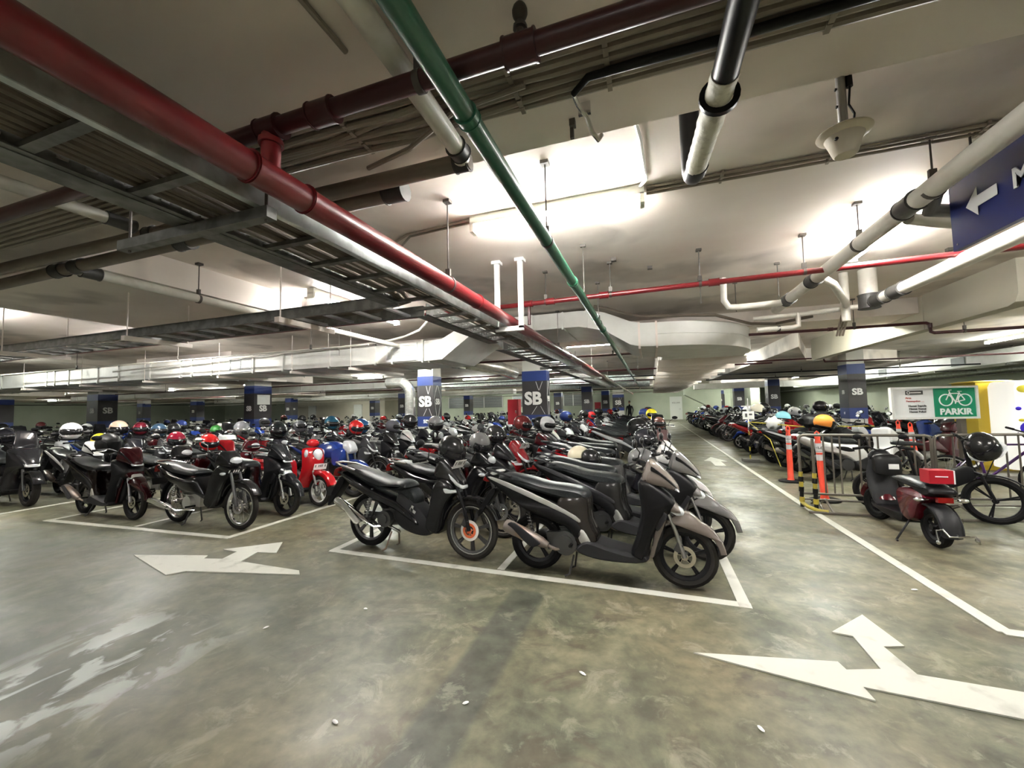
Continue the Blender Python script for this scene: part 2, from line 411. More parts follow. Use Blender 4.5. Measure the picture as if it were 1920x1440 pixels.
# ------------------------------------------------------------------ painted markings
DZ=0.
def decal(name,poly,label,cat='floor marking',group=None):
    global DZ
    DZ+=.0004; g=G(); g.prism(poly,.0005,.0030+DZ); return single(name,g,'roadpaint',label,cat,group)
def strip(x0,y0,x1,y1,w):
    a=Vector((x0,y0)); b=Vector((x1,y1)); d=(b-a).normalized(); nrm=Vector((-d.y,d.x))*w/2
    return [tuple(a-nrm),tuple(b-nrm),tuple(b+nrm),tuple(a+nrm)]
LW=.085
decal('bay_line',strip(-3.33,3.60,.645,3.47,LW),'white line across the near end of the middle motorcycle bay')
decal('bay_line',strip(.60,3.44,.62,38,LW),'white line along the right side of the middle bay, beside the aisle')
decal('bay_line',strip(-3.30,3.58,-3.30,24,LW),'white line along the left side of the middle motorcycle bay')
decal('bay_line',strip(-1.375,3.60,-1.375,24,.07),'white line dividing the middle bay between its two columns of motorcycles')
decal('bay_line',strip(-8.43,3.50,-4.87,3.62,LW),'white line across the near end of the left motorcycle bay')
decal('bay_line',strip(-4.90,3.6,-4.78,24,LW),'white line along the right side of the left motorcycle bay')
decal('bay_line',strip(-6.65,3.62,-6.65,24,.07),'white line dividing the left bay between its motorcycles')
decal('bay_line',strip(-8.38,3.5,-8.38,24,LW),'white line along the left side of the left motorcycle bay')
decal('bay_line',strip(-9.75,3.4,-9.75,24,LW),'white line edging the bay at the far left of the picture')
decal('bay_line',strip(-13.5,3.2,-9.75,3.38,LW),'short white line across the near end of the far left bay')
decal('aisle_line',strip(2.07,38,2.02,7.,.09)[:2]+strip(2.02,7.,2.08,3.52,.09)[1:],'long white line along the right side of the aisle, bending near the crossing')
decal('aisle_line',strip(2.06,3.53,2.6,3.50,.09),'short white line turning right from the near end of the aisle line')
decal('aisle_line',strip(2.2,7.35,4.6,7.45,.08),'white line on the floor behind the steel barricade')
def ztoxy(pts): return pts
decal('floor_arrow',[(.185,2.73),(1.0,2.56),(.99,2.66),(1.75,2.60),(1.86,2.84),(1.31,2.86),(1.275,3.12),(1.395,3.16),(1.335,3.53),(1.05,3.22),(1.155,3.20),(1.15,2.86),(.97,2.80),(.955,2.87)],'large white double arrow painted at the lower right, pointing left and ahead')
decal('floor_arrow',[(-5.32,2.89),(-4.35,2.62),(-4.27,2.74),(-3.12,2.98),(-3.2,3.05),(-3.98,3.07),(-4.06,3.32),(-3.84,3.36),(-4.08,3.65),(-4.52,3.28),(-4.3,3.27),(-4.24,3.07),(-4.45,3.02),(-4.5,3.1)],'white double arrow painted in front of the gap between the left and middle bays')
decal('floor_arrow',[(1.52,10.8),(1.64,10.8),(1.64,11.6),(1.80,11.6),(1.52,12.5),(1.24,11.6),(1.40,11.6),(1.40,10.8)],'small white arrow on the aisle floor pointing away')
# litter
for i,(x,y) in enumerate([(-2.1,2.62),(-2.6,2.2),(-.42,2.35),(-.95,1.95),(.42,2.2),(1.9,4.1),(2.5,3.95),(-1.5,1.65),(-.7,1.5)]):
    g=G(); g.ell((x,y,.006),(.018+.004*(i%3),.010,.005),7,4,Matrix.Rotation(i*1.3,3,'Z')); single('paper_scrap',g,'paper','tiny pale scrap of litter lying on the bare foreground floor','litter','litter scraps on the floor')

# ------------------------------------------------------------------ columns
PILLARS=[]
def column(x0,x1,y0,y1,label,top=ZC,front='SB',fs=.3,side=None,ss=.16,sidex=None,low=None,zt=1.72,deco=True,notice=False,lnot=False,fx=0.,dim=False,bands=(.98,1.28,2.22,2.5)):
    cx,cy=(x0+x1)/2,(y0+y1)/2; w,d=x1-x0,y1-y0; PILLARS.append((x0,x1,y0,y1))
    t=thing('pillar',label,'pillar',(cx,cy,0))
    g=G(); g.box((0,0,top/2),(w,d,top)); part('shaft',g,'column_white',t)
    e=.012
    def band(nm,z0,z1,m):
        g=G(); g.box((0,0,(z0+z1)/2),(w+2*e,d+2*e,z1-z0)); part(nm,g,m,t)
    band('blue_band',bands[2],bands[3],'blueband'); band('grey_band',bands[1],bands[2],'greyband'); band('blue_band',bands[0],bands[1],'blueband')
    g=G(); yf=-d/2-e-.004
    text_on(g,front,fs,(fx,yf,zt),'-y',bold=.012*fs/.3)
    if low: text_on(g,low,.14,(0,yf,(bands[0]+bands[1])/2),'-y',bold=.004)
    if side:
        sx=(w/2+e+.004) if side=='+x' else -(w/2+e+.004)
        text_on(g,front,ss,(sx,0,zt),side,bold=.012*ss/.3)
        if low: text_on(g,low,.1,(sx,0,(bands[0]+bands[1])/2),side)
    if deco:
        zz=[bands[1],bands[2]]
        def ln(x_0,z_0,x_1,z_1): g.bar((x_0*w/2,yf,z_0),(x_1*w/2,yf,z_1),.004,.009)
        ln(.15,zz[1]-.02,.38,zt+.24); ln(.7,zz[1]-.02,.42,zt+.24); ln(.2,zt-.2,-.25,zz[0]+.02); ln(.5,zt-.2,.85,zz[0]+.02)
        if side:
            sx=(w/2+e+.004)*(1 if side=='+x' else -1)
            for s_ in (-1,1): g.bar((sx,s_*d*.05,zz[1]),(sx,s_*d*.42,zt+.1),.009,.004); g.bar((sx,s_*d*.42,zt+.1),(sx,s_*d*.1,zz[0]),.009,.004)
    part('lettering',g,'letterdim' if dim else 'letter',t)
    if notice:
        g=G(); g.box((w/2+e+.006,notice[0],notice[1]),(.01,notice[2],notice[3])); part('notice',g,'paper',t,'white paper notice')
    return t
column(-6.72,-6.2,10.8,11.3,'blue and dark grey pillar with large SB, beside the curved silver duct',fs=.42,side='+x',ss=.24,low='5E')
column(-3.38,-2.70,10.85,11.2,'blue and dark grey pillar with the largest SB, in the middle bay',fs=.48,side='+x',ss=.2,low='5D',fx=-.04)
column(5.22,5.62,13.7,14.25,'pale blue and grey pillar marked SB and 4F, behind the bicycle parking',deco=False,fs=.24,side='-x',ss=.15,low='4F',top=2.66+.34)
column(5.06,5.5,21.1,21.6,'narrower pillar marked SB behind the right row of motorcycles',deco=False,fs=.26,side='-x',ss=.14,top=2.7)
column(-14.2,-13.72,11.0,11.7,'dark grey and blue pillar with a white notice above its SB',deco=False,fs=.24,side='+x',ss=.30,notice=(0.02,1.99,.52,.36),zt=1.66,top=2.7,low='5E')
column(-24.4,-23.6,11.3,12.0,'wide dark pillar marked SB at the left, in front of the green wall',fs=.3,top=2.7,deco=False,side='+x',ss=.36,zt=1.75)
column(-33.2,-32.4,11.3,12.0,'dark blue pillar cut by the left edge of the picture',fs=.28,top=2.7,deco=False)
column(-41.2,-40.5,22.3,22.9,'small distant pillar at the left, standing before the green wall',fs=.28,deco=False,dim=True)
column(-34.2,-33.5,22.0,22.6,'distant pillar left of the one with the notice',fs=.28,deco=False)
column(-24.8,-24.3,22.3,22.9,'distant pillar right of the one with the notice',fs=.26,deco=False,side='+x')
column(-25.3,-24.7,32.2,32.9,'far pillar standing before the beige partition',fs=.3,deco=False)
column(-14.7,-14.2,21.4,21.9,'dark pillar just left of the curved silver duct',fs=.24,deco=False,side='+x')
column(-13.9,-13.4,29.0,29.6,'far pillar in front of the louvres, between the two large SB pillars',fs=.26,deco=False)
column(-6.85,-6.3,29.8,30.4,'far slim pillar right of the largest SB pillar',fs=.26,deco=False)
column(-3.4,-2.9,21.3,21.8,'pillar marked SB standing behind the largest SB pillar',fs=.26,deco=False)
column(-3.2,-2.7,28.6,29.2,'pillar marked SB beside the small far red cabinet',fs=.28,deco=False)
column(-3.4,-2.4,39.6,40.4,'wide bright pillar marked SB at the end of the middle bay',fs=.55,deco=True)
column(5.05,5.6,28.9,29.4,'distant pillar behind the right row of motorcycles',fs=.26,deco=False)
column(5.0,5.55,36.1,36.7,'furthest pillar on the right of the aisle',fs=.26,deco=False)
column(-44.,-43.3,11.,11.7,'very distant pillar at the far left',fs=.26,deco=False,dim=True)
# ------------------------------------------------------------------ lights
LBL={}
def fluo(x,y,axis='x',L=1.26,label=None,group=None,z=ZC,tubes=2,m='tube_light'):
    t=thing('fluorescent_light',label,'ceiling light',(x,y,z-.12),0 if axis=='x' else PI/2,group)
    g=G(); g.prism([(-L/2,-.05),(L/2,-.05),(L/2,.05),(-L/2,.05)],.055,.12); g.box((-L/2+.015,0,.03),(.03,.1,.07)); g.box((L/2-.015,0,.03),(.03,.1,.07))
    part('housing',g,'fixture',t)
    for s in ((-.028,.028) if tubes==2 else (0,)):
        g=G(); g.tube([(-L/2+.03,s,.025),(L/2-.03,s,.025)],.0135,8); part('tube',g,m,t)
    return t
fluo(-.635,2.88,'x',1.30,'bright fluorescent light across the middle ceiling, crossed by the green pipe')
fluo(1.95,4.25,'y',1.26,'bright fluorescent light behind the grey drain pipe and the hanging blue sign')
fluo(-8.95,5.0,'x',1.26,'glaring fluorescent light beyond the left cable tray')
fluo(-8.9,2.75,'x',1.26,'fluorescent light cut off by the left edge of the picture')
fluo(-3.85,4.3,'y',1.0,'fluorescent light glowing just above the crossing cable tray')
fluo(-3.85,5.35,'y',.5,'short glowing light just behind the crossing cable tray')
far=[(-15,4.8),(-22,4.8),(-15,1.),(-11.5,14.7),(-18.5,14.8),(-26.5,15.8),(-34.5,14.7),(-6.6,9.6),(-21,20.2),(-14,20.2),(-8,18),(-3.5,15),
     (-28,26),(-18,27),(-8,25),(.9,24),(.9,33),(-10,34),(-20,34),(-40,26),(-48,20),(8.35,13.3),(8.2,20),(8.2,28),(3.9,17.5),(3.9,25),(6.5,33),(-30,34),(-1.2,9.5),(-46,9),(-30,8.),(-11.,9.2),(2.9,8.95),(2.6,14.5),(-3.,12.6),(-11,24),(-5,34),(6.,40),(-33,22),(-24,17),(-38,12),(-52,14),(-52,26),(7.6,10.2),(8.2,24),(8.2,33),(.9,38),(-14,39),(-22,38)]  # visible lights, plus extra ones added to brighten the far garage
for i,(x,y) in enumerate(far):
    fluo(x,y,'y' if x in (8.35,8.2) else 'x',1.3,'far fluorescent light glowing on the ceiling deep in the garage',group='far fluorescent lights',tubes=2,m='tube_light_far')
for x,y in [(-3.2,-3.4),(3.2,-3.6),(-9.,-3.2),(-15,-3.2),(7.5,-1.),(.0,-6.5),(7.8,5.6),(5.3,3.5)]:  # unseen lights, added to brighten the foreground floor and the right corner
    fluo(x,y,'x',1.3,'added unseen fluorescent light on the ceiling outside the picture',group='added unseen fluorescent lights outside the picture')
# ------------------------------------------------------------------ ceiling services
def pipe(name,pts,r,m,label,cat='pipe',group=None,joints=(),jm='coupling',jr=1.22,jl=.09,n=16,hang=(),tapes=()):
    """a pipe run; joints = list of (point, direction) couplings; hang = points with a rod to the ceiling"""
    t=thing(name,label,cat,tuple((Vector(pts[0])+Vector(pts[-1]))/2),0,group); o=Vector(t.location)
    g=G(); g.tube([Vector(p)-o for p in pts],r,n); part('run',g,m,t)
    for p,d in joints:
        p=Vector(p)-o; d=Vector(d).normalized()*jl
        g=G(); g.tube([p-d,p+d],r*jr,n); g.tube([p-d*1.02,p-d*.9],r*jr*1.07,n); g.tube([p+d*.9,p+d*1.02],r*jr*1.07,n); part('coupling',g,jm,t)
    for p in hang:
        p=Vector(p)-o; g=G(); top=ZC-o.z if len(p)==3 else 0
        g.tube([(p.x,p.y,p.z+r),(p.x,p.y,top)],.005,6); g.box((p.x,p.y,p.z+r+.03),(.035,.02,.05)); g.box((p.x,p.y,top-.01),(.05,.05,.02))
        part('hanger',g,'rod',t)
        g=G(); dd=(Vector(pts[-1])-Vector(pts[0])).normalized()*.012; g.tube([p-dd,p+dd],r+.004,n); part('clamp',g,'rod',t)
    return t
X3=Vector((1,0,0)); Y3=Vector((0,1,0)); Z3=Vector((0,0,1))
# big red sprinkler main
RX,RZ=-1.33,2.385
pipe('red_sprinkler_main',[(RX,-2.5,RZ),(RX,34,RZ-.02)],.055,'redpipe','thick red sprinkler pipe running from the upper left corner down to the centre',jm='redpipe',jr=1.06,jl=.004,
     joints=[((RX,y,RZ),Y3) for y in (1.03,1.28,3.05,7.,11.,15.)],hang=[(RX,2.55,RZ),(RX,6.2,RZ),(RX,10,RZ),(RX,14,RZ)],n=24)
# red branch across
t=pipe('red_branch_pipe',[(-9,1.12,2.58),(4,1.12,2.585)],.032,'darkred','dark red pipe crossing the top of the picture in front of the beam',jm='darkred',jr=1.35,jl=.05,
     joints=[((-1.33,1.12,2.58),X3),((-1.08,1.12,2.58),X3),((-.33,1.12,2.58),X3),((-4.,1.12,2.58),X3)],n=16,hang=[(-.06-.62,1.12,2.58)])
o=Vector(t.location)
g=G(); g.tube([Vector((-1.33,1.12,2.58))-o,Vector((-1.33,1.12,2.40))-o],.034,14); g.tube([Vector((-1.33,1.12,2.535))-o,Vector((-1.33,1.12,2.515))-o],.044,14); part('tee',g,'redpipe',t)
g=G(); g.tube([Vector((-.33,1.12,2.60))-o,Vector((-.33,1.12,2.67))-o],.012,8); g.ell(Vector((-.33,1.12,2.70))-o,(.024,.024,.03)); g.tube([Vector((-.33,1.12,2.645))-o,Vector((-.33,1.12,2.655))-o],.022,10); part('sprinkler_head',g,'rod',t)
# conduits under the beam
cy=[1.335,1.375,1.415,1.455,1.50,1.54]
for i,y in enumerate(cy):
    pts=[(-14,y,2.735)]
    for x in (-2,-1.35,-.95,-.75): pts.append((x,y+(.03*math.sin(x*6+i*1.7) if x>-1.8 else 0)*(1 if i in (2,4) else .35),2.735-(.012 if x==-.95 and i%2 else 0)))
    pts+=[(-.3,y,2.735),(6,y,2.735)]
    g=G(); g.tube(pts,.0155,8)
    for xx in (-1.2,-.45,-.1,.6,1.5): g.box((xx,y,2.735),(.018,.036,.036))
    single('conduit',g,'conduit','grey-brown electrical conduit clipped in a row under the near beam','conduit','conduits in a row under the near beam')
g=G(); g.tube([(-1.28,1.62,2.70),(-1.0,1.55,2.69),(-.7,1.42,2.70),(-.4,1.40,2.705)],.011,8); single('loose_cable',g,'conduit','stray cable slanting across the conduits under the near beam','cable')
# black cable loop
g=G(); g.tube([(2.2,1.42,2.71),(1.0,1.43,2.705),(.3,1.44,2.70),(-.0,1.435,2.70),(-.17,1.445,2.705),(-.235,1.50,2.70)],[.017]*4+[.014,.012],10); g.mi=1; g.tube([(-.235,1.50,2.70),(-.225,1.55,2.69),(-.20,1.60,2.67),(-.185,1.64,2.63),(-.165,1.68,2.615),(-.15,1.69,2.64)],.010,8)
g.box((-.21,1.62,2.72),(.05,.015,.05)); single('cable_bundle',g,['cableblack','chrome'],'thick black cable bundle curving out of the conduits and hanging from the beam edge','cable')
g=G(); g.box((-.275,1.71,2.735),(.025,.03,.03)); g.box((-.28,1.72,2.70),(.016,.016,.05)); single('beam_clip',g,'rod','small dark metal clip on the beam edge beside the hanging cable','clip')
# green pipe
pipe('green_pipe',[(-.555,-1.5,2.5),(-.565,26,2.5)],.036,'greenpipe','long green pipe running from the top of the picture to the centre',jm='greenpipe',jr=1.12,jl=.02,joints=[((-.556,y,2.5),Y3) for y in (1.22,3.2,4.6,5.4)],
     hang=[(-.556,2.35,2.5),(-.556,4.95,2.5),(-.556,9,2.5)],n=20)
# white drain from the near left bending into brown pipe 1
pipe('white_drain_pipe',[(-.70,-1.0,2.665),(-.775,1.58,2.665)]+[(-.775-.0,1.60,2.665),(-.79,1.66,2.665)],.040,'pvc','white drain pipe running beside the green pipe at the top, ending at a dark elbow',joints=[((-.776,1.60,2.665),Y3)],jl=.03,jr=1.16)
pipe('brown_drain_pipe',[(-.76,1.69,2.665),(-1.2,1.69,2.665),(-2.6,1.67,2.66),(-9,1.60,2.655)],.040,'pvcbrown','grey-brown drain pipe under the beam, joined to the white pipe elbow',joints=[((-.80,1.69,2.665),X3),((-2.98,1.665,2.66),X3)],jl=.035,jr=1.15)
pipe('brown_drain_pipe',[(-1.19,1.79,2.655),(-9,1.86,2.64)],.044,'pvcbrown','lower grey-brown drain pipe with a capped end just right of the red main',joints=[((-1.24,1.79,2.655),X3),((-2.9,1.81,2.65),X3),((-4.1,1.82,2.65),X3),((-4.35,1.82,2.65),X3)],jl=.06,jr=1.18)
pipe('white_drain_pipe',[(-3.02,-1,2.67),(-2.98,1.50,2.665)],.034,'pvc','white drain pipe at the left edge ending at a black elbow',joints=[((-2.98,1.50,2.665),Y3)],jl=.07,jr=1.12)
pipe('white_drain_pipe',[(-4.19,1.86,2.645),(-4.2,6.1,2.63),(-4.2,9,2.62)],.040,'pvc','long white drain pipe leaving the brown pipe and running away under the left cable tray',hang=[(-4.195,2.75,2.64),(-4.2,4.1,2.63)],joints=[((-4.19,1.93,2.645),Y3)],jl=.06)
g=G(); g.tube([(-.93,-1.,2.735),(-.945,1.08,2.735)],.010,8); single('ceiling_conduit',g,'conduit','thin conduit on the near ceiling left of the white drain pipe','conduit')
g=G(); g.tube([(-.06,1.84,2.985),(-.0,2.3,2.985),(.03,2.75,2.985),(-.02,2.85,2.985)],.012,8); single('ceiling_conduit',g,'whitegloss','thin white conduit bending towards the right end of the bright light','conduit')
for i,y in enumerate((2.86,2.90,2.95)):
    g=G(); g.tube([(.03,y,2.985),(6,y,2.985)],.010,8)
    for xx in (.5,1.1,1.8,2.6): g.box((xx,y,2.985),(.015,.034,.026))
    single('ceiling_conduit',g,'conduit','brown conduit on the ceiling running right from the bright light','conduit','ceiling conduits right of the bright light')
for i,y in enumerate((2.86,2.90)):
    g=G(); g.tube([(-1.3,y,2.985),(-1.9,y+.05,2.985),(-2.3,y+.25+i*.12,2.985),(-2.35,y+1.2,2.985)],.010,8); single('ceiling_conduit',g,'conduit','conduit curving left from the bright light towards the red main','conduit','ceiling conduits left of the bright light')
# cable tray
def tray_long(x0,x1,y0,y1,z,h,name,label,gap=None,cables=6,rung=.28,mR='galv',mL='galvdark'):
    t=thing(name,label,'cable tray',((x0+x1)/2,(y0+y1)/2,z)); o=Vector(t.location)
    g=G(); L=y1-y0
    g.box((x1-o.x,0,h/2),(.004,L,h)); g.box((x1-o.x+.012,0,h),(.028,L,.004)); g.box((x1-o.x-.014,0,0),(.028,L,.004)); part('side_rail',g,mR,t)
    segs=[(y0,gap[0]),(gap[1],y1)] if gap else [(y0,y1)]
    for a,b in segs:
        g=G(); g.box((x0-o.x,(a+b)/2-o.y,h/2),(.004,b-a,h)); g.box((x0-o.x+.014,(a+b)/2-o.y,0),(.028,b-a,.004)); g.box((x0-o.x-.055,(a+b)/2-o.y,-.004),(.11,b-a,.004)); part('side_rail',g,mL,t)
        g=G(); yy=a+.2
        while yy<min(b,9):
            for zz in (.035,.065): g.box((x0-o.x+.004,yy-o.y,zz),(.004,.03,.008))
            yy+=.075
        part('slots',g,'alu',t)
    n=min(int(L/rung),60)
    for i in range(n):
        g=G(); g.box((0,-L/2+(i+.5)*rung,.012),(x1-x0,.035,.02)); part('rung',g,'galvdark',t)
    return t
TX0,TX1,TZ=-1.81,-1.43,2.317
tray_long(TX0,TX1,-2.,4.75,TZ,.10,'cable_tray','galvanised cable tray hanging left of the red main, nearest stretch',gap=(2.62,3.05))
tray_long(TX0,TX1,5.0,18,TZ-.05,.10,'cable_tray','far stretch of the long cable tray, dropping slightly past the crossing tray',rung=.32)
g=G(); 
for x in (TX0,TX1): g.add([(x,4.75,TZ),(x,5.,TZ-.05),(x,5.,TZ+.05),(x,4.75,TZ+.1)],[(0,1,2,3)])
single('tray_connector',g,'galv','short sloping connector plates joining the two stretches of the long cable tray','connector')
for i,x in enumerate([-1.52,-1.555,-1.59,-1.64,-1.68,-1.725,-1.765]):
    g=G(); pts=[(x,-2,TZ+.045)]
    y=-1.
    while y<4.6: pts.append((x+.008*math.sin(y*3+i*2),y,TZ+.042+.004*math.sin(y*5+i))); y+=.5
    if i>3: pts=[p for p in pts if p[1]<2.6]+[(x-.1,2.75,TZ+.045),(x-.45,2.8+.02*i,TZ+.045),(-6,2.72+.02*i,TZ+.045)]
    else: pts+=[(x,4.75,TZ+.04),(x,7,TZ-.005)]
    g.tube(pts,.014 if i%2 else .018,8); single('tray_cable',g,'cable','brown power cable lying in the long cable tray','cable','cables in the long tray')
# hanger strut under the tray near the left
def strut_hanger(y,label,x0=-2.3,x1=-1.38,z=2.285,rods=(-2.25,-1.41),tops=(ZC,2.43)):
    t=thing('tray_hanger',label,'hanger',((x0+x1)/2,y,z)); o=Vector(t.location)
    g=G(); g.box((0,0,0),(x1-x0,.045,.045)); part('cross_bar',g,'galvdark',t)
    for x,tp in zip(rods,tops):
        g=G(); g.tube([(x-o.x,0,-.03),(x-o.x,0,tp-z)],.006,6); part('rod',g,'rod',t)
strut_hanger(1.17,'dark strut hanger under the near cable tray beside the red pipe joint')
strut_hanger(.1,'strut hanger under the cable tray near the top left'); strut_hanger(7.6,'strut hanger under the far cable tray',x0=-2.0,x1=-1.2,z=2.24,rods=(-1.9,)); strut_hanger(11.,'furthest strut hanger under the cable tray',x0=-2.0,x1=-1.2,z=2.24,rods=(-1.9,))
# crossing tray (along x)
def tray_cross(x0,x1,y0,y1,z,h,label,rails='galvdark'):
    t=thing('crossing_cable_tray',label,'cable tray',((x0+x1)/2,(y0+y1)/2,z)); o=Vector(t.location); L=x1-x0
    for y in (y0,y1):
        g=G(); g.box((0,y-o.y,h/2),(L,.004,h)); g.box((0,y-o.y,0),(L,.03,.004)); g.box((0,y-o.y,h),(L,.03,.004)); part('side_rail',g,rails,t)
    for i in range(min(int(L/.3),90)):
        g=G(); g.box((L/2-(i+.5)*.3,0,.012),(.035,y1-y0,.02)); part('rung',g,'steel',t)
    for x in (-2.9,-4.9,-7.2,-10.,-14.):
        if x0<x<x1:
            g=G(); g.box((x-o.x,0,-.03),(.05,y1-y0+.25,.045)); 
            for s in (-1,1): g.tube([(x-o.x,s*((y1-y0)/2+.09),-.05),(x-o.x,s*((y1-y0)/2+.09),ZC-z)],.006,6)
            part('support',g,'strut',t)
    return t
tray_cross(-16,-1.81,2.64,3.02,2.30,.085,'dark cable tray branching left from the long tray')
# white trapeze hanger
t=thing('white_trapeze_hanger','white steel trapeze hanger wrapped around the red main','hanger',(-1.315,3.83,2.29))
for nm,c,d in (('leg',(-.125,0,.355),(.045,.045,.71)),('leg',(.125,0,.355),(.045,.045,.71)),('cross_bar',(0,0,0),(.295,.045,.045)),('foot_plate',(-.125,0,.69),(.09,.09,.03)),('foot_plate',(.125,0,.69),(.09,.09,.03))):
    g=G(); g.box(c,d); part(nm,g,'whitegloss',t)
# far red pipe
t=pipe('red_sprinkler_pipe',[(-14,4.35,2.66),(-1.6,4.33,2.655),(4.5,4.12,2.65)],.026,'redpipe','red sprinkler pipe crossing the middle ceiling behind the green pipe',jm='redpipe',jr=1.4,jl=.045,joints=[((x,4.33-.035*(x+1.6),2.655),X3) for x in (-1.25,-1.0,-.42,.62)],
     hang=[(-1.05,4.31,2.655),(-.35,4.29,2.655),(.5,4.26,2.655),(1.35,4.23,2.655),(-6.2,4.34,2.66)],n=14)
o=Vector(t.location); g=G(); g.tube([Vector((-1.25,4.32,2.65))-o,Vector((-1.25,4.32,2.42))-o],.018,10); part('drop',g,'darkred',t)
pipe('red_sprinkler_pipe',[(1.2,7.25,2.565),(3.74,7.3,2.57),(3.78,7.3,2.55),(3.79,7.3,2.44),(3.83,7.3,2.42),(11,7.15,2.42)],.022,'darkred','dark red pipe on the right that steps down under the grey downstand',jm='darkred',joints=[((2.6,7.27,2.567),X3),((3.79,7.3,2.53),Z3)],jl=.03,jr=1.3,hang=[(2.9,7.28,2.567),(4.15,7.29,2.42)],n=12)
pipe('red_sprinkler_pipe',[(1.9,12.0,2.56),(4.1,12.0,2.56),(4.14,12.,2.46),(11,12.,2.44)],.022,'darkred','dark red pipe crossing below the drop panel on the right',n=10)
# smaller red and dark lines further back
for i,(x0,x1,y,z,r,m,lab) in enumerate([(-16,1.,6.0+2.6,2.56,.024,'darkred','dark red pipe running behind the white duct'),(-30,3.,11.9,2.5,.022,'darkred','thin dark pipe above the SB pillars'),(-36,.2,14.2,2.46,.02,'cableblack','thin black pipe crossing far behind the middle bay'),
    (-42,.2,17.2,2.5,.022,'darkred','thin red pipe deep in the garage'),(-46,1.,22.5,2.45,.025,'pvc','pale pipe deep in the garage'),(-46,1.,26,2.5,.03,'cableblack','black pipe deep in the garage'),(-50,1.,32,2.45,.035,'pvc','furthest pale pipe across the garage'),
    (2.2,11,16.,2.5,.022,'cableblack','thin black pipe crossing over the right bay'),(2.2,11,19.,2.48,.022,'cableblack','second thin black pipe over the right bay'),(-16,-4.5,5.6,2.62,.014,'pvc','thin pale conduit crossing above the left white duct')]):
    pipe('distant_pipe',[(x0,y,z),(x1,y+.1,z)],r,m,lab,n=8,hang=[(x0+(x1-x0)*q,y,z) for q in (.3,.6,.9)])
for i,(x,y0,y1,z) in enumerate([(-46,1,40,2.5),(-9.3,8,30,2.55)]): pipe('distant_pipe',[(x,y0,z),(x,y1,z)],.03,'pvc' if i else 'cableblack',('pale pipe running away left of the curved silver duct','long dark pipe running along the far left ceiling')[1-i],n=8)
pipe('wall_pipe',[(10.7,-3,2.375),(10.7,41,2.37)],.045,'galv','long grey pipe along the top of the right wall',n=10)
pipe('wall_pipe',[(10.75,-3,2.26),(10.75,41,2.26)],.03,'galvdark','thinner dark pipe just under the grey wall pipe on the right',n=10)
# ---- ducts
def duct_sect(g,pts,h):      # pts: list of (x,y0,y1,ztop) sections swept along x
    V=[];F=[]
    for x,y0,y1,zt in pts: V+=[(x,y0,zt-h(x)),(x,y1,zt-h(x)),(x,y1,zt),(x,y0,zt)]
    n=len(pts)
    F=[(i*4+k,i*4+(k+1)%4,(i+1)*4+(k+1)%4,(i+1)*4+k) for i in range(n-1) for k in range(4)]+[(0,3,2,1),((n-1)*4,(n-1)*4+1,(n-1)*4+2,(n-1)*4+3)]
    return g.add(V,F)
t=thing('air_duct','long white sheet-metal air duct with grilles across the left half','air duct',(-12,6.8,2.34)); o=Vector(t.location)
g=G(); g.box((-5.9,0,.175),(28.6,1.3,.35)); part('duct_body',g,'duct',t,angle=20)
x=-3.72
i=0
while x>-26:
    g=G()
    for zz in (0,.35): g.box((x-o.x,0,zz),(.035,1.36,.03))
    for yy in (-.66,.66): g.box((x-o.x,yy,.175),(.035,.03,.40))
    part('flange',g,'duct',t); x-=[.62,.36,1.05,1.15,.8,1.2][i%6]; i+=1
for xg in (-4.15,-8.05):
    g=G(); 
    for q in ((0,.035,.62,.03),(0,.315,.62,.03)): g.box((xg-o.x,-.665,q[1]),(q[2],.03,q[3]))
    for s in (-.31,.31): g.box((xg-o.x+s,-.665,.175),(.03,.03,.31))
    for q in range(11): g.box((xg-o.x,-.66,.055+q*.024),(.6,.02,.008))
    g.box((xg-o.x,-.665,.175),(.01,.03,.24)); part('grille',g,'signwhite',t,'louvred air grille')
for xs in (-5.2,-6.6,-8.6,-11,-13.4,-16):
    g=G(); g.box((xs-o.x,.1,-.06),(.05,1.7,.05)); g.tube([(xs-o.x,-.72,-.08),(xs-o.x,-.72,.66)],.006,6); part('support',g,'strut',t)
t=thing('air_duct','white air duct rising over the cable tray, with a rounded elbow above the aisle','air duct',(-.5,7,2.34)); o=Vector(t.location)
g=G()
secs=[(-3.6,6.15,7.45,2.69),(-3.35,6.15,7.5,2.70),(-2.85,6.17,7.6,2.95),(-2.6,6.2,7.6,2.965),(-1.,6.2,7.6,2.965),(-.78,6.2,7.6,2.95),(-.6,6.2,7.6,2.90),(-.42,6.2,7.6,2.82),(-.25,6.2,7.6,2.74),(-.1,6.2,7.6,2.70),(.1,6.2,7.6,2.69)]
hh=lambda x: .35 if x<-3.3 else (.245 if -2.9<x<-.8 else (.28 if x<-.5 else (.32 if x<-.3 else .35)))
duct_sect(g,[(x-o.x,a-o.y,b-o.y,c-o.z) for x,a,b,c in secs],lambda x: hh(x+o.x)); part('duct_body',g,'duct',t,angle=25)
for x,z0,z1 in ((-3.62,2.33,2.70),(-2.5,2.71,2.97),(-1.75,2.71,2.97),(-1.25,2.71,2.97),(-.88,2.71,2.97),(-.12,2.33,2.71),(.12,2.33,2.71)):
    g=G(); g.box((x-o.x,6.9-o.y,z0-o.z),(.03,1.45,.03)); g.box((x-o.x,6.19-o.y,(z0+z1)/2-o.z),(.03,.025,z1-z0)); part('flange',g,'strut' if x>-.2 else 'duct',t)
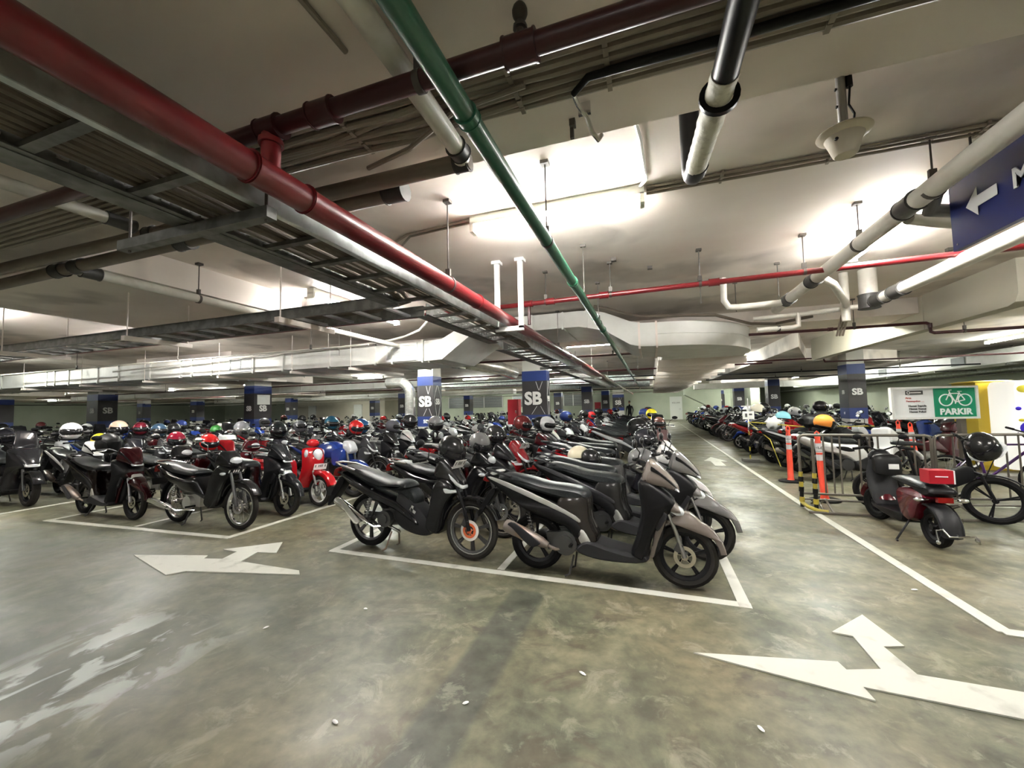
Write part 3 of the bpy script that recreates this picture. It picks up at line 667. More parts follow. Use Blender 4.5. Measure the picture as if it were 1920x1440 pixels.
# elbow to the y direction
g=G(); V=[]; n=16
outer=[];inner=[]
for i in range(n+1):
    a=-PI/2+ (PI/2)*i/n
    outer.append((.1+1.52*math.cos(a),7.85+1.65*math.sin(a))); inner.append((.1+.12*math.cos(a),7.75+.15*math.sin(a)))
outer[0]=(.1,6.2)
for (a,b),(c,d) in zip(outer,inner): V+=[(a,b,2.34),(c,d,2.34),(c,d,2.69),(a,b,2.69)]
F=[(i*4+k,i*4+(k+1)%4,(i+1)*4+(k+1)%4,(i+1)*4+k) for i in range(n) for k in range(4)]
g.add([(x-o.x,y-o.y,z-o.z) for x,y,z in V],F)
g.tube([Vector(outer[i])[:]and(outer[i][0]-o.x,outer[i][1]-.004-o.y,2.52-o.z) for i in range(n+1)],.006,6)
part('elbow',g,'duct',t,'rounded outer elbow',angle=30)
t=thing('aisle_duct','wide air duct running away above the aisle on closely spaced pale struts','air duct',(.92,20,2.34))
g=G(); g.box((0,0,.175),(1.38,24.4,.35)); part('duct_body',g,'duct',t)
for i in range(18):
    y=-12.1+.35+i*1.15; g=G(); g.box((0,y,-.065),(1.50,.06,.13)); 
    for s in (-1,1): g.tube([(s*.73,y,-.06),(s*.73,y,.66)],.006,6)
    part('support_strut',g,'strut',t)
# flexible cable draped on the duct
g=G(); g.tube([(-.75,6.1,2.985),(-.55,6.08,2.93),(-.35,6.08,2.85),(-.1,6.08,2.77),(.3,6.07,2.745),(.9,6.2,2.72),(1.5,7.0,2.70),(1.9,7.3,2.72),(2.3,7.0,2.74)],.022,8); single('draped_cable',g,'cable','bundle of cables draped along the top of the rounded duct elbow','cable')
g=G(); g.tube([(-4.9,6.05,2.70),(-4.3,6.0,2.72),(-3.9,5.9,2.75),(-3.5,5.7,2.79),(-3.1,5.3,2.84),(-2.6,4.6,2.87)],.02,8); g.tube([(-12,6.0,2.55),(-7,6.05,2.66),(-4.9,6.05,2.70)],.018,8); single('draped_cable',g,'pvc','pale hose sagging along the front of the left white duct','cable')
# foil duct by the SB pillar
g=G(); pts=[(-7.7,10.66,2.33),(-7.3,10.66,2.34)]+[(-7.3+.40*math.sin(a),10.66,2.34-.40*(1-math.cos(a))) for a in [PI/2*i/8 for i in range(1,9)]]+[(-6.9,10.66,1.5),(-6.92,10.66,.0)]
g.tube(pts,[.16]*len(pts),18)
for i in range(3,9): g.tube([Vector(pts[i])+ (Vector(pts[i])-Vector(pts[i-1])).normalized()*.006,Vector(pts[i])-(Vector(pts[i])-Vector(pts[i-1])).normalized()*.006],.167,18)
single('silver_duct',g,'ductfoil','silver round duct curving down beside the left large SB pillar','air duct')
g=G(); g.tube([(-4.9,8.6,2.7),(-4.2,8.9,2.62),(-3.6,9.6,2.50),(-3.45,10.3,2.42)],.17,14); single('silver_duct',g,'ductfoil','short silver flexible duct high up left of the largest SB pillar','air duct')
for i,(x0,x1,y,z,m,lab) in enumerate([(-30,-7.6,13.5,2.5,'duct','pale duct across the ceiling behind the left SB pillars'),(-34,-8,24,2.5,'duct','pale duct further back on the left'),(2.3,9.2,24.5,2.42,'duct','pale duct crossing above the far end of the right bay'),(-12,-.6,18,2.62,'galv','grey duct crossing behind the middle bay'),(-6,.0,23,2.6,'galv','grey duct crossing near the far end of the middle bay')]):
    t=thing('distant_duct',lab,'air duct',((x0+x1)/2,y,z-.15)); g=G(); g.box((0,0,.15),(x1-x0,.6,.3)); part('duct_body',g,m,t)
    g=G(); q=x0+.6
    while q<x1: g.box((q-(x0+x1)/2,-.305,.15),(.03,.02,.32)); q+=1.2
    part('flange',g,m,t)
t=thing('wall_duct','grey-green duct with square openings along the right wall','air duct',(9.9,20,2.45)); g=G(); g.box((0,0,.2),(.9,26,.4)); part('duct_body',g,'duct',t)
for y in (-10,-6.5,-3.,1.5,5.): 
    g=G(); g.box((-.46,y,.2),(.02,.6,.26)); part('opening',g,'louvre',t)
for y in (-11,-8,-5,-2,1,4,7): 
    g=G(); g.box((0,y,-.04),(1.1,.06,.05)); part('support',g,'galvdark',t)
# ---- right-hand drain pipes
t=pipe('grey_drain_pipe',[(1.62,-1.5,2.725),(1.60,1.5,2.72),(1.55,3.5,2.68),(1.50,5.7,2.63)],.056,'pvc','long grey drain pipe slanting through the upper right, in front of the blue sign',joints=[((1.605,1.62,2.718),Y3),((1.605,1.93,2.715),Y3),((1.56,3.1,2.69),Y3),((1.525,4.55,2.655),Y3),((1.51,5.25,2.64),Y3)],jl=.075,jr=1.12,n=20,hang=[(1.595,1.72,2.717),(1.545,3.7,2.675),(1.57,2.9,2.69)])
o=Vector(t.location)
g=G(); g.tube([Vector((1.615,1.42,2.725))-o,Vector((1.70,1.36,2.80))-o,Vector((1.72,1.34,2.98))-o],.060,16); g.tube([Vector((1.72,1.34,2.94))-o,Vector((1.72,1.34,2.995))-o],.075,16); part('riser',g,'pvc',t)
g=G(); g.tube([Vector((1.615,1.5,2.722))-o,Vector((1.66,1.38,2.77))-o,Vector((1.72,1.345,2.87))-o],.068,16); part('elbow',g,'coupling',t)
g=G(); g.tube([Vector((1.50,5.3,2.63))-o,Vector((1.42,5.35,2.63))-o,Vector((1.02,5.38,2.63))-o,Vector((.93,5.37,2.64))-o,Vector((.88,5.36,2.72))-o,Vector((.88,5.34,2.99))-o],.036,12); part('branch',g,'pvc',t,'white branch pipe with a riser')
g=G(); g.tube([Vector((1.54,4.45,2.65))-o,Vector((1.75,4.75,2.64))-o,Vector((2.15,5.55,2.60))-o,Vector((2.19,5.66,2.60))-o],.036,12); part('branch',g,'pvc',t,'slanting white branch pipe')
g=G(); g.tube([Vector((2.2,5.70,2.42))-o,Vector((2.2,5.70,2.99))-o],.044,12); part('riser',g,'pvc',t)
g=G(); 
for s in (-.03,.0,.03): g.tube([Vector((2.2+s,5.72,2.5))-o,Vector((2.2+s,5.9,2.28))-o],.012,6)
part('branch',g,'pvcbrown',t,'three thin brown pipes')
g=G(); g.tube([Vector((1.60,2.95,2.68))-o,Vector((1.68,3.15,2.66))-o,Vector((1.85,3.25,2.67))-o,Vector((2.1,3.2,2.70))-o,Vector((2.6,3.2,2.71))-o],.040,12); part('branch',g,'coupling',t,'dark curved branch pipe')
g=G(); g.tube([Vector((1.62,3.25,2.66))-o,Vector((1.9,3.42,2.66))-o,Vector((2.15,3.55,2.66))-o,Vector((2.2,3.56,2.7))-o,Vector((2.2,3.55,2.99))-o],.036,12); part('branch',g,'pvc',t,'white branch pipe behind the sign')
pipe('white_drain_pipe',[(2.42,-1.,2.60),(2.42,5.55,2.60)],.060,'pvc','bright white drain pipe at the right, below the blue sign',joints=[((2.42,5.1,2.60),Y3),((2.42,5.45,2.60),Y3)],jl=.10,jr=1.14,n=20)
t=pipe('white_riser_pipe',[(2.41,5.66,2.62),(2.41,5.66,2.99)],.085,'pvc','thick white riser pipe dropping from the ceiling into a dark elbow',joints=[((2.41,5.66,2.62),Z3)],jl=.08,jr=1.15,n=18)
o=Vector(t.location); g=G(); g.tube([Vector((2.35,5.7,2.58))-o,Vector((1.9,6.0,2.6))-o,Vector((1.35,6.15,2.61))-o],.030,10); part('branch',g,'pvc',t)
pipe('white_branch_pipe',[(1.35,6.0,2.44),(1.75,6.02,2.44),(1.82,6.02,2.46),(1.82,6.02,2.62)],.032,'pvc','small white bent pipe just right of the duct elbow',n=10,joints=[((1.6,6.02,2.44),X3)],jl=.015)
# wrapped pipe
t=thing('wrapped_drain_pipe','pipe wrapped in cream tape with black ends, hanging right of the bright light','pipe',(.25,1.6,2.6)); o=Vector(t.location)
W=lambda p: Vector(p)-o
g=G(); g.tube([W((.295,.75,2.60)),W((.28,1.47,2.60))],.042,18); part('run',g,'cableblack',t,'black upper end')
g=G(); pts=[W((.28-.00018*i*10,1.46+i*.0275,2.60)) for i in range(21)]; g.tube(pts,[.045+(.002 if i%2 else 0)+(.003 if i in(8,9) else 0) for i in range(21)],18); part('wrapping',g,'wrap',t,'cream tape wrapping')
g=G(); g.tube([W((.25,2.0,2.60)),W((.245,2.06,2.60)),W((.243,2.12,2.62)),W((.24,2.15,2.66)),W((.24,2.16,2.99))],.047,18); part('elbow',g,'cableblack',t)
g=G(); g.lathe([(.047,-.01),(.068,-.01),(.068,.01),(.047,.01)],20,'Y',tuple(W((.277,1.57,2.6))),closed=True); g.tube([W((.277,1.57,2.65)),W((.277,1.57,2.75))],.008,6); part('clamp',g,'cableblack',t)
g=G(); g.tube([W((.295,.75,2.60)),W((.30,.7,2.62)),W((.30,.66,2.72))],.042,14); part('elbow',g,'cableblack',t)
# bell-shaped speaker
t=thing('bell_speaker','cream bell-shaped speaker hanging on a grey stem at the upper right','speaker',(.748,1.85,2.44))
g=G(); g.lathe([(.001,.0),(.034,.0),(.040,.006),(.054,.048),(.064,.072),(.086,.083),(.089,.089),(.086,.093),(.06,.105),(.001,.106)],30,'Z'); part('bell',g,'speaker',t)
g=G(); g.tube([(0,0,.10),(0,0,.56)],.0155,10); g.tube([(0,0,.10),(0,0,.115)],.03,12); part('stem',g,'steel',t)
g=G(); g.tube([(.02,0,.56),(.024,0,.34),(.03,.0,.28),(.022,0,.2),(.038,0,.16),(.03,0,.11)],.004,6); g.tube([(.026,0,.34),(.028,0,.27)],.012,8)
for z in (.2,.27,.33): g.tube([(-.02,0,z),(-.012,0,z)],.006,6)
part('cord',g,'cableblack',t)
g=G(); g.disc_y((-.045,-.052,.045),.006,-.004,.004,10); part('button',g,'cableblack',t)
# blue hanging sign (faces -x)
t=thing('hanging_blue_sign','dark blue hanging sign with a white arrow, cut by the right edge','sign',(1.76,2.6,2.375))
g=G(); g.box((.015,-.2,.21),(.03,1.45,.42)); part('board',g,'bluesign',t)
g=G(); xx=-.004
def arrow_face(g,pts):   # pts in (y,z)
    g.add([(xx,y,z) for y,z in pts],[tuple(range(len(pts)))]); g.add([(xx-.002,y,z) for y,z in pts],[tuple(range(len(pts)-1,-1,-1))])
A=[(.39,.21),(.305,.29),(.305,.24),(.17,.24),(.17,.18),(.305,.18),(.305,.13)]
arrow_face(g,A); part('arrow',g,'signwhite',t)
g=G(); text_on(g,'MOTOR',.14,(-.006,-.18,.20),'-x',bold=.004); part('lettering',g,'signwhite',t)
g=G()
for y in (.48,-.1,-.88):
    for z in (.03,.39): g.lathe([(.001,-.006),(.006,-.006),(.006,.0)],8,'X',(0,y,z))
part('screw',g,'chrome',t)
g=G(); 
for y in (.35,-.7): g.tube([(.015,y,.42),(.015,y,.63)],.006,6)
part('hanger',g,'rod',t)
# ceiling rods and small items
for x,y,z in [(-.54,3.72,2.55),(.62,5.3,2.7),(1.35,5.0,2.62),(1.05,5.6,2.62),(-4.7,5.,2.5),(-5.3,5.9,2.5)]:
    g=G(); g.tube([(x,y,z),(x,y,ZC)],.005,6); g.box((x,y,ZC-.012),(.05,.03,.024)); single('hanger_rod',g,'rod','thin threaded rod hanging from the ceiling among the pipes','hanger','threaded rods hanging from the ceiling')
for x,y in [(-.9,2.05),(-.30,4.2),(.05,4.6),(2.9,5.2)]:
    g=G(); g.box((x,y,2.985),(.05,.05,.03)); single('ceiling_bracket',g,'rod','small dark metal bracket bolted to the ceiling','bracket','small ceiling brackets')
# ------------------------------------------------------------------ motorcycles (x forward, rear axle at x=0)
def tyre(R,w,n=30,t=None):
    t=t or w*.85
    g=G(); P=[]
    for k in range(8):
        a=2*PI*k/8; P.append((R-t*.5+t*.5*math.cos(a),w*.5*math.sin(a)))
    g.lathe(P,n,'Y',closed=True); return g
def rim(R,w,spokes,style='cast',n=30):
    g=G(); g.lathe([(R,-w/2),(R+.008,-w/2),(R-.012,-w*.3),(R-.016,0),(R-.012,w*.3),(R+.008,w/2),(R,w/2),(R-.022,w*.3),(R-.022,-w*.3)],n,'Y',closed=True)
    g.disc_y((0,0,0),.03,-.045,.045,14)
    if style=='cast':
        for i in range(spokes):
            a=2*PI*i/spokes+.3
            for s in (-1,1): 
                d=.10; g.bar((.03*math.cos(a),s*.004,.03*math.sin(a)),(R*.97*math.cos(a+s*.06),0,R*.97*math.sin(a+s*.06)),.020,.016)
    else:
        for i in range(spokes):
            a=2*PI*i/spokes; s=1 if i%2 else -1; b=a+(.35 if i%4<2 else -.35)
            g.tube([(.028*math.cos(a),s*.03,.028*math.sin(a)),(R*.97*math.cos(b),0,R*.97*math.sin(b))],.0022,3,cap=False)
    return g
def brake(R,y,center=True):
    g=G(); g.lathe([(R*.66,y-.002),(R,y-.002),(R,y+.002),(R*.66,y+.002)],26,'Y',closed=True)
    for i in range(5):
        a=2*PI*i/5; g.bar((.02*math.cos(a),y,.02*math.sin(a)),(R*.7*math.cos(a+.35),y,R*.7*math.sin(a+.35)),.012,.004)
    g.disc_y((0,0,0),.028,y-.006,y+.006,12)
    return g
def off(g,x,y,z): return g.move(Matrix.Translation((x,y,z)))
BIKE={}
def sector(c,r0,r1,a0,a1,n=9):
    return [(c[0]+r1*math.cos(a0+(a1-a0)*i/n),c[1]+r1*math.sin(a0+(a1-a0)*i/n)) for i in range(n+1)]+[(c[0]+r0*math.cos(a1-(a1-a0)*i/n),c[1]+r0*math.sin(a1-(a1-a0)*i/n)) for i in range(n+1)]
def handlebar(P,x,z,w=.33,rise=.05,back=.08,mirrors=True,mcol='blackplastic'):
    g=G(); g.tube([(x-back,-w,z),(x-back*.4,-w*.6,z+.01),(x,-w*.25,z-rise),(x,w*.25,z-rise),(x-back*.4,w*.6,z+.01),(x-back,w,z)],.011,8); P.append(('handlebar',g,'blackplastic',None))
    for s in (-1,1):
        g=G(); g.tube([(x-back*1.25,s*(w+.035),z-.004),(x-back*.75,s*(w-.085),z+.004)],.017,9); P.append(('grip',g,'rubber',None))
        g=G(); g.tube([(x-back*.3,s*(w-.09),z),(x-back*.15+.03,s*(w-.05),z-.01),(x-back*.6+.035,s*(w+.03),z-.015)],.006,5); P.append(('brake_lever',g,'alu',None))
        if mirrors:
            g=G(); g.tube([(x-back*.3,s*(w-.11),z+.01),(x-back*.3+.03,s*(w-.08),z+.10),(x-.02,s*(w-.01),z+.15)],.005,6)
            g.ell((x-.02,s*(w+.03),z+.175),(.018,.062,.036),12,6); P.append(('mirror',g,mcol,None))
            g=G(); g.ell((x-.036,s*(w+.03),z+.175),(.005,.052,.028),12,5); P.append(('mirror_glass',g,'lens','mirror'))
def wheels(P,R,wb,w,rimR,style,spokes,rimmat,discR=.09,discmat='disc',wr=None,rr=None):
    for nm,x,ww,RR in (('front_wheel',wb,w,R),('rear_wheel',0,wr or w*1.15,rr or R)):
        P.append((nm,off(tyre(RR,ww),x,0,RR),'rubberdusty' if nm=='front_wheel' else 'rubber',None))
        P.append(('rim',off(rim(rimR*(RR/R),ww*.6,spokes,style),x,0,RR),rimmat,nm))
        if nm=='front_wheel' and discR:
            g=off(brake(discR,-.045),x,0,RR); P.append(('brake_disc',g,discmat,nm))
            g=G(); g.box((x-.045,-.06,RR+.075),(.05,.035,.07),Matrix.Rotation(.5,3,'Y')); P.append(('brake_caliper',g,'darkmetal',None))
def exhaust(P,a,b,r,m='rustpipe',head=(.45,-.06,.2),tip=True):
    g=G(); A=Vector(a);B=Vector(b); d=(B-A)
    g.tube([A,A+d*.04,A+d*.55,A+d*.85,B],[r*.8,r,r*1.0,r*.8,r*.45],14); g.tube([A-d*.02,A+d*.02],r*.45,10)
    g.tube([B,B+Vector((.06,.02,-.03)),Vector((B.x+.2,-.07,B.z-.02)),Vector(head)],.016,8)
    P.append(('exhaust',g,m,None))
    g=G(); g.pillow([(a[0]+.05,a[2]+.02),(a[0]+.12,a[2]+.035),(b[0]-.08,b[2]+.05),(b[0]-.06,b[2]+.02),(b[0]-.15,b[2]+.0),(a[0]+.1,a[2]-.015)],.008,ins=.01,yc=a[1]-r*1.02); P.append(('heat_shield',g,'chrome' if m=='chrome' else 'greyplastic','exhaust'))
def stand(P,x,z,w=.11,m='darkmetal'):
    for s in (-1,1):
        g=G(); g.tube([(x,s*w*.55,z),(x-.03,s*w,.03),(x-.07,s*w*1.1,.008)],.010,7); P.append(('stand_leg',g,m,None))
def plate(P,x,y,z,ang,m='plateblack',w=.25,h=.095,nm='licence_plate'):
    g=G(); g.box((0,0,0),(.004,w,h)); 
    M=Matrix.Translation((x,y,z))@Matrix.Rotation(ang,4,'Y'); g.move(M); P.append((nm,g,m,None))
    g=G(); k='letter' if m=='plateblack' else 'signdark'
    s=1 if x>.5 else -1
    for i in range(7):
        if i in (1,5): continue
        g.box((.003*s,-w*.38+i*w*.125,.012),(.001,w*.07,h*.42))
        if i in (2,3,6): g.box((.004*s,-w*.38+i*w*.125,.012),(.001,w*.02,h*.2))
    g.move(M); P.append(('plate_characters',g,k,nm))
def cockpit_detail(P,x,z):
    g=G(); g.pillow([(x-.05,z-.02),(x-.03,z+.03),(x+.03,z+.01),(x+.03,z-.03)],.09,ins=.008); P.append(('instrument_cluster',g,'visor',None))
def build_scooter():
    P=[]; R=.255; wb=1.27
    wheels(P,R,wb,.082,.185,'cast',5,'blackplastic',.085,'disc',.092)
    for s in (-1,1):
        g=G(); g.tube([(wb,s*.062,R),(wb-.06,s*.062,R+.2),(wb-.14,s*.06,.66)],[.020,.0165,.0165],10); P.append(('fork_leg',g,'steel',None))
    g=G(); g.pillow(sector((wb,R),R+.012,R+.060,math.radians(8),math.radians(128),10)+[],.062,ins=.018,res=1,wf=lambda x,z:.62+.5*min(1,max(0,(wb+.32-x)/.5))); P.append(('front_fender',g,'paint',None))
    g=G(); g.pillow([(wb-.14,R+.27),(wb+.02,R+.36),(wb+.14,R+.28),(wb+.29,R+.13),(wb+.17,R+.17),(wb-.03,R+.24)],.075,ins=.02,wf=lambda x,z:.6+.4*min(1,max(0,(wb+.3-x)/.35))); P.append(('fender_wing',g,'paint','front_fender'))
    taper=lambda x,z:1.0-.42*min(1,max(0,(x-.95)/.28))
    g=G(); g.pillow([(.86,.26),(.97,.22),(1.03,.40),(1.09,.52),(1.19,.62),(1.21,.70),(1.10,.80),(1.0,.86),(.93,.84),(.95,.62),(.91,.42)],.19,ins=.035,wf=taper); P.append(('leg_shield',g,'blackplastic',None))
    g=G(); g.pillow([(.99,.74),(1.06,.70),(1.17,.61),(1.26,.60),(1.235,.66),(1.13,.76),(1.03,.80)],.175,ins=.03,wf=lambda x,z:1-.5*min(1,max(0,(x-.98)/.28))); P.append(('apron_wing',g,'paint',None))
    g=G(); g.pillow([(.96,.86),(1.0,1.0),(1.05,1.03),(1.16,.93),(1.245,.82),(1.235,.77),(1.14,.80),(1.03,.82)],.15,ins=.04,wf=lambda x,z:1-.55*min(1,max(0,(x-1.)/.25))); P.append(('handle_cowl',g,'paint',None))
    g=G(); g.pillow([(1.045,.99),(1.13,.925),(1.225,.83),(1.235,.795),(1.19,.825),(1.10,.90),(1.03,.94)],.155,ins=.012,wf=lambda x,z:1-.55*min(1,max(0,(x-1.)/.25))); P.append(('cowl_stripe',g,'plateblack','handle_cowl'))
    g=G()
    for s in (-1,1): g.pillow([(.985,.70),(1.05,.665),(1.15,.60),(1.125,.53),(1.07,.46),(1.04,.54)],.012,ins=.006,yc=s*.128); g.tube([(.99,s*.152,.66),(1.05,s*.13,.50),(1.03,s*.125,.34)],.004,5)
    P.append(('shield_panel',g,'greyplastic','leg_shield'))
    g=G(); g.pillow([(1.14,.63),(1.20,.59),(1.275,.55),(1.285,.61),(1.22,.66)],.115,ins=.015,wf=lambda x,z:1-.4*min(1,max(0,(x-1.1)/.14))); P.append(('headlight',g,'lens',None))
    g=G(); g.pillow([(1.16,.86),(1.24,.80),(1.25,.765),(1.19,.80)],.075,ins=.01); P.append(('turn_signal',g,'lens',None))
    g=G(); g.pillow([(1.08,.50),(1.14,.55),(1.10,.34),(1.04,.24),(1.03,.30)],.08,ins=.012); P.append(('front_grille',g,'greyplastic','leg_shield'))
    g=G()
    for s in (-1,1): g.pillow([(1.10,.58),(1.145,.565),(1.07,.36),(1.035,.25),(1.01,.25),(1.035,.38)],.010,ins=.004,yc=s*.105)
    P.append(('shield_trim',g,'paint','leg_shield'))
    cockpit_detail(P,.97,1.0); handlebar(P,.96,1.0)
    g=G(); g.pillow([(.40,.27),(.50,.335),(.66,.30),(.86,.265),(.95,.29),(1.0,.23),(.9,.19),(.62,.185),(.44,.22)],.180,ins=.02); P.append(('floorboard',g,'greyplastic',None))
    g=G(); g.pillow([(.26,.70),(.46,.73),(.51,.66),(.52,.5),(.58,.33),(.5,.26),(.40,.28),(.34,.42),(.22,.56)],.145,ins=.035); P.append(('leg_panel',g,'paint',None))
    g=G(); g.pillow([(-.38,.80),(-.30,.87),(-.08,.845),(.12,.80),(.30,.785),(.44,.765),(.50,.72),(.49,.665),(.34,.645),(.12,.685),(-.12,.745),(-.32,.775)],.145,ins=.04,edge=.45,wf=lambda x,z:.62+.38*min(1,max(0,(x+.4)/.35))); P.append(('seat',g,'vinyl',None))
    g=G(); g.pillow([(-.52,.82),(-.47,.87),(-.34,.80),(-.1,.725),(.14,.665),(.34,.58),(.46,.46),(.47,.36),(.40,.32),(.30,.42),(.08,.49),(-.14,.57),(-.36,.71)],.150,ins=.035,wf=lambda x,z:.5+.5*min(1,max(0,(x+.55)/.45))); P.append(('tail_panel',g,'blackplastic',None))
    g=G(); 
    for s in (-1,1): g.pillow([(-.42,.815),(-.36,.825),(.02,.70),(.40,.535),(.43,.48),(.30,.545),(.0,.655)],.010,ins=.004,yc=s*.142)
    g.pillow([(-.50,.84),(-.40,.895),(-.34,.88),(-.40,.84)],.07,ins=.01)
    P.append(('tail_stripe',g,'paint','tail_panel'))
    g=G(); g.tube([(-.22,-.12,.84),(-.42,-.11,.895),(-.50,-.05,.90),(-.50,.05,.90),(-.42,.11,.895),(-.22,.12,.84)],.012,8); P.append(('grab_rail',g,'greyplastic',None))
    g=G(); g.pillow([(-.54,.79),(-.50,.845),(-.45,.82),(-.47,.77)],.075,ins=.01); P.append(('tail_light',g,'redlens',None))
    g=G(); g.pillow([(-.40,.70),(-.46,.70),(-.58,.52),(-.60,.44),(-.56,.46),(-.44,.62)],.06,ins=.008); P.append(('rear_fender',g,'blackplastic',None))
    plate(P,-.565,0,.56,-.45,w=.23)
    g=G(); g.box((.30,.0,.30),(.36,.16,.15),Matrix.Rotation(-.1,3,'Y')); g.disc_y((.30,0,.29),.105,-.13,-.07,20); g.disc_y((.30,0,.29),.07,-.145,-.12,16); g.pillow([(-.05,.20),(-.06,.30),(.1,.36),(.34,.37),(.42,.30),(.36,.20),(.1,.19)],.035,ins=.015,yc=.11); P.append(('engine',g,'darkmetal',None))
    g=G(); g.pillow([(.42,.40),(.47,.42),(.54,.30),(.50,.26),(.43,.32)],.03,ins=.01,yc=-.12); P.append(('engine_cover',g,'alu','engine'))
    g=G(); g.tube([(0,-.10,.29),(-.06,-.11,.62)],.012,8); 
    for i in range(9): g.lathe([(.020,-.006),(.027,0),(.020,.006)],10,'Z',(-.01-.006*i,-.103,.34+i*.028))
    P.append(('rear_shock',g,'darkmetal',None))
    exhaust(P,(-.26,-.16,.41),(.15,-.15,.26),.058)
    stand(P,.36,.18)
    for s in (-1,1):
        g=G(); g.tube([(.36,s*.14,.29),(.36,s*.21,.29)],.013,7); P.append(('footpeg',g,'rubber',None))
    return P
def build_underbone():
    P=[]; R=.29; wb=1.28
    wheels(P,R,wb,.075,.225,'cast',7,'darkmetal',.10,'whitegloss',.085)
    P.append(('disc_cover',off(brake(.072,-.052),wb,0,R),'rotor_red','brake_disc'))
    g=G(); g.lathe([(R*.775,-.026),(R*.80,-.026),(R*.80,.026),(R*.775,.026)],30,'Y',(wb,0,R),closed=True); P.append(('rim_edge',g,'alu','front_wheel'))
    for s in (-1,1):
        g=G(); g.tube([(wb,s*.060,R),(wb-.05,s*.062,R+.2),(wb-.16,s*.06,.74)],[.021,.017,.015],10); P.append(('fork_leg',g,'blackplastic',None))
    g=G(); g.pillow(sector((wb,R),R+.010,R+.045,math.radians(22),math.radians(165),10),.055,ins=.015,res=1); P.append(('front_fender',g,'paint',None))
    g=G(); g.pillow([(.82,.30),(.95,.24),(.99,.40),(1.04,.55),(1.12,.66),(1.08,.76),(.98,.80),(.90,.72),(.86,.5)],.165,ins=.03,wf=lambda x,z:1-.4*min(1,max(0,(x-.9)/.22))); P.append(('leg_shield',g,'paint',None))
    g=G(); g.pillow([(.90,.80),(.93,.96),(1.0,1.01),(1.10,.90),(1.20,.74),(1.17,.70),(1.06,.74)],.14,ins=.035,wf=lambda x,z:1-.55*min(1,max(0,(x-.95)/.25))); P.append(('handle_cowl',g,'paint',None))
    g=G(); g.pillow([(1.06,.85),(1.13,.80),(1.205,.72),(1.195,.685),(1.13,.72),(1.07,.78)],.115,ins=.02,wf=lambda x,z:1-.45*min(1,max(0,(x-1.05)/.15))); P.append(('headlight',g,'lens',None))
    g=G(); g.pillow([(1.02,.70),(1.12,.68),(1.14,.65),(1.04,.64)],.15,ins=.012,wf=lambda x,z:1-.4*min(1,max(0,(x-1.)/.15))); P.append(('turn_signal',g,'lens',None))
    cockpit_detail(P,.93,.97); handlebar(P,.92,.98,.33,.04,.08)
    g=G(); g.pillow([(.45,.62),(.60,.55),(.78,.42),(.86,.30),(.83,.21),(.68,.20),(.5,.25),(.40,.34),(.40,.48)],.115,ins=.03); P.append(('lower_cowl',g,'greyplastic',None))
    g=G(); g.pillow([(-.40,.83),(-.32,.88),(-.1,.85),(.12,.79),(.32,.74),(.46,.745),(.55,.71),(.56,.66),(.44,.625),(.20,.64),(-.06,.72),(-.30,.80)],.14,ins=.04,edge=.45,wf=lambda x,z:.62+.38*min(1,max(0,(x+.42)/.4))); P.append(('seat',g,'vinyl',None))
    g=G(); g.pillow([(-.46,.80),(-.36,.80),(-.05,.69),(.22,.60),(.46,.52),(.70,.36),(.72,.30),(.62,.34),(.40,.44),(.10,.53),(-.16,.63),(-.36,.73)],.145,ins=.03,wf=lambda x,z:.5+.5*min(1,max(0,(x+.5)/.4))); P.append(('tail_panel',g,'paint',None))
    g=G(); g.pillow([(.42,.66),(.58,.66),(.66,.56),(.62,.46),(.44,.55)],.09,ins=.02); P.append(('side_cover',g,'vinyl',None))
    g=G(); g.tube([(-.15,-.12,.83),(-.36,-.12,.88),(-.50,-.05,.90),(-.50,.05,.90),(-.36,.12,.88),(-.15,.12,.83)],.012,8); P.append(('grab_rail',g,'steel',None))
    g=G(); g.pillow([(-.52,.74),(-.50,.83),(-.42,.84),(-.44,.75)],.075,ins=.012); P.append(('tail_light',g,'redlens',None))
    g=G(); g.pillow([(-.36,.72),(-.44,.73),(-.58,.50),(-.60,.40),(-.55,.44),(-.40,.62)],.06,ins=.008); P.append(('rear_fender',g,'blackplastic',None))
    plate(P,-.565,0,.57,-.4,w=.23)
    plate(P,1.13,0,.93,.55,m='paper',w=.22)
    g=G(); g.box((.38,.0,.36),(.30,.17,.17),Matrix.Rotation(-.1,3,'Y')); g.disc_y((.30,0,.34),.085,-.15,-.07,20); g.disc_y((.30,0,.34),.05,-.165,-.14,16); g.box((.05,.09,.32),(.42,.05,.07)); P.append(('engine',g,'darkmetal',None))
    g=G(); g.tube([(.02,-.10,.33),(.10,-.11,.64)],.012,8)
    for i in range(9): g.lathe([(.020,-.006),(.028,0),(.020,.006)],10,'Z',(.03+.0065*i,-.103,.37+i*.026))
    P.append(('rear_shock',g,'alu',None))
    exhaust(P,(-.36,-.16,.50),(.10,-.15,.28),.048,'chrome')
    stand(P,.34,.20,m='rustpipe')
    g=G(); 
    for a,b in (((.62,-.128,.47),(.69,-.128,.43)),((.655,-.128,.50),(.64,-.128,.44))): g.bar(a,b,.006,.03)
    P.append(('emblem',g,'chrome','side_cover'))
    return P
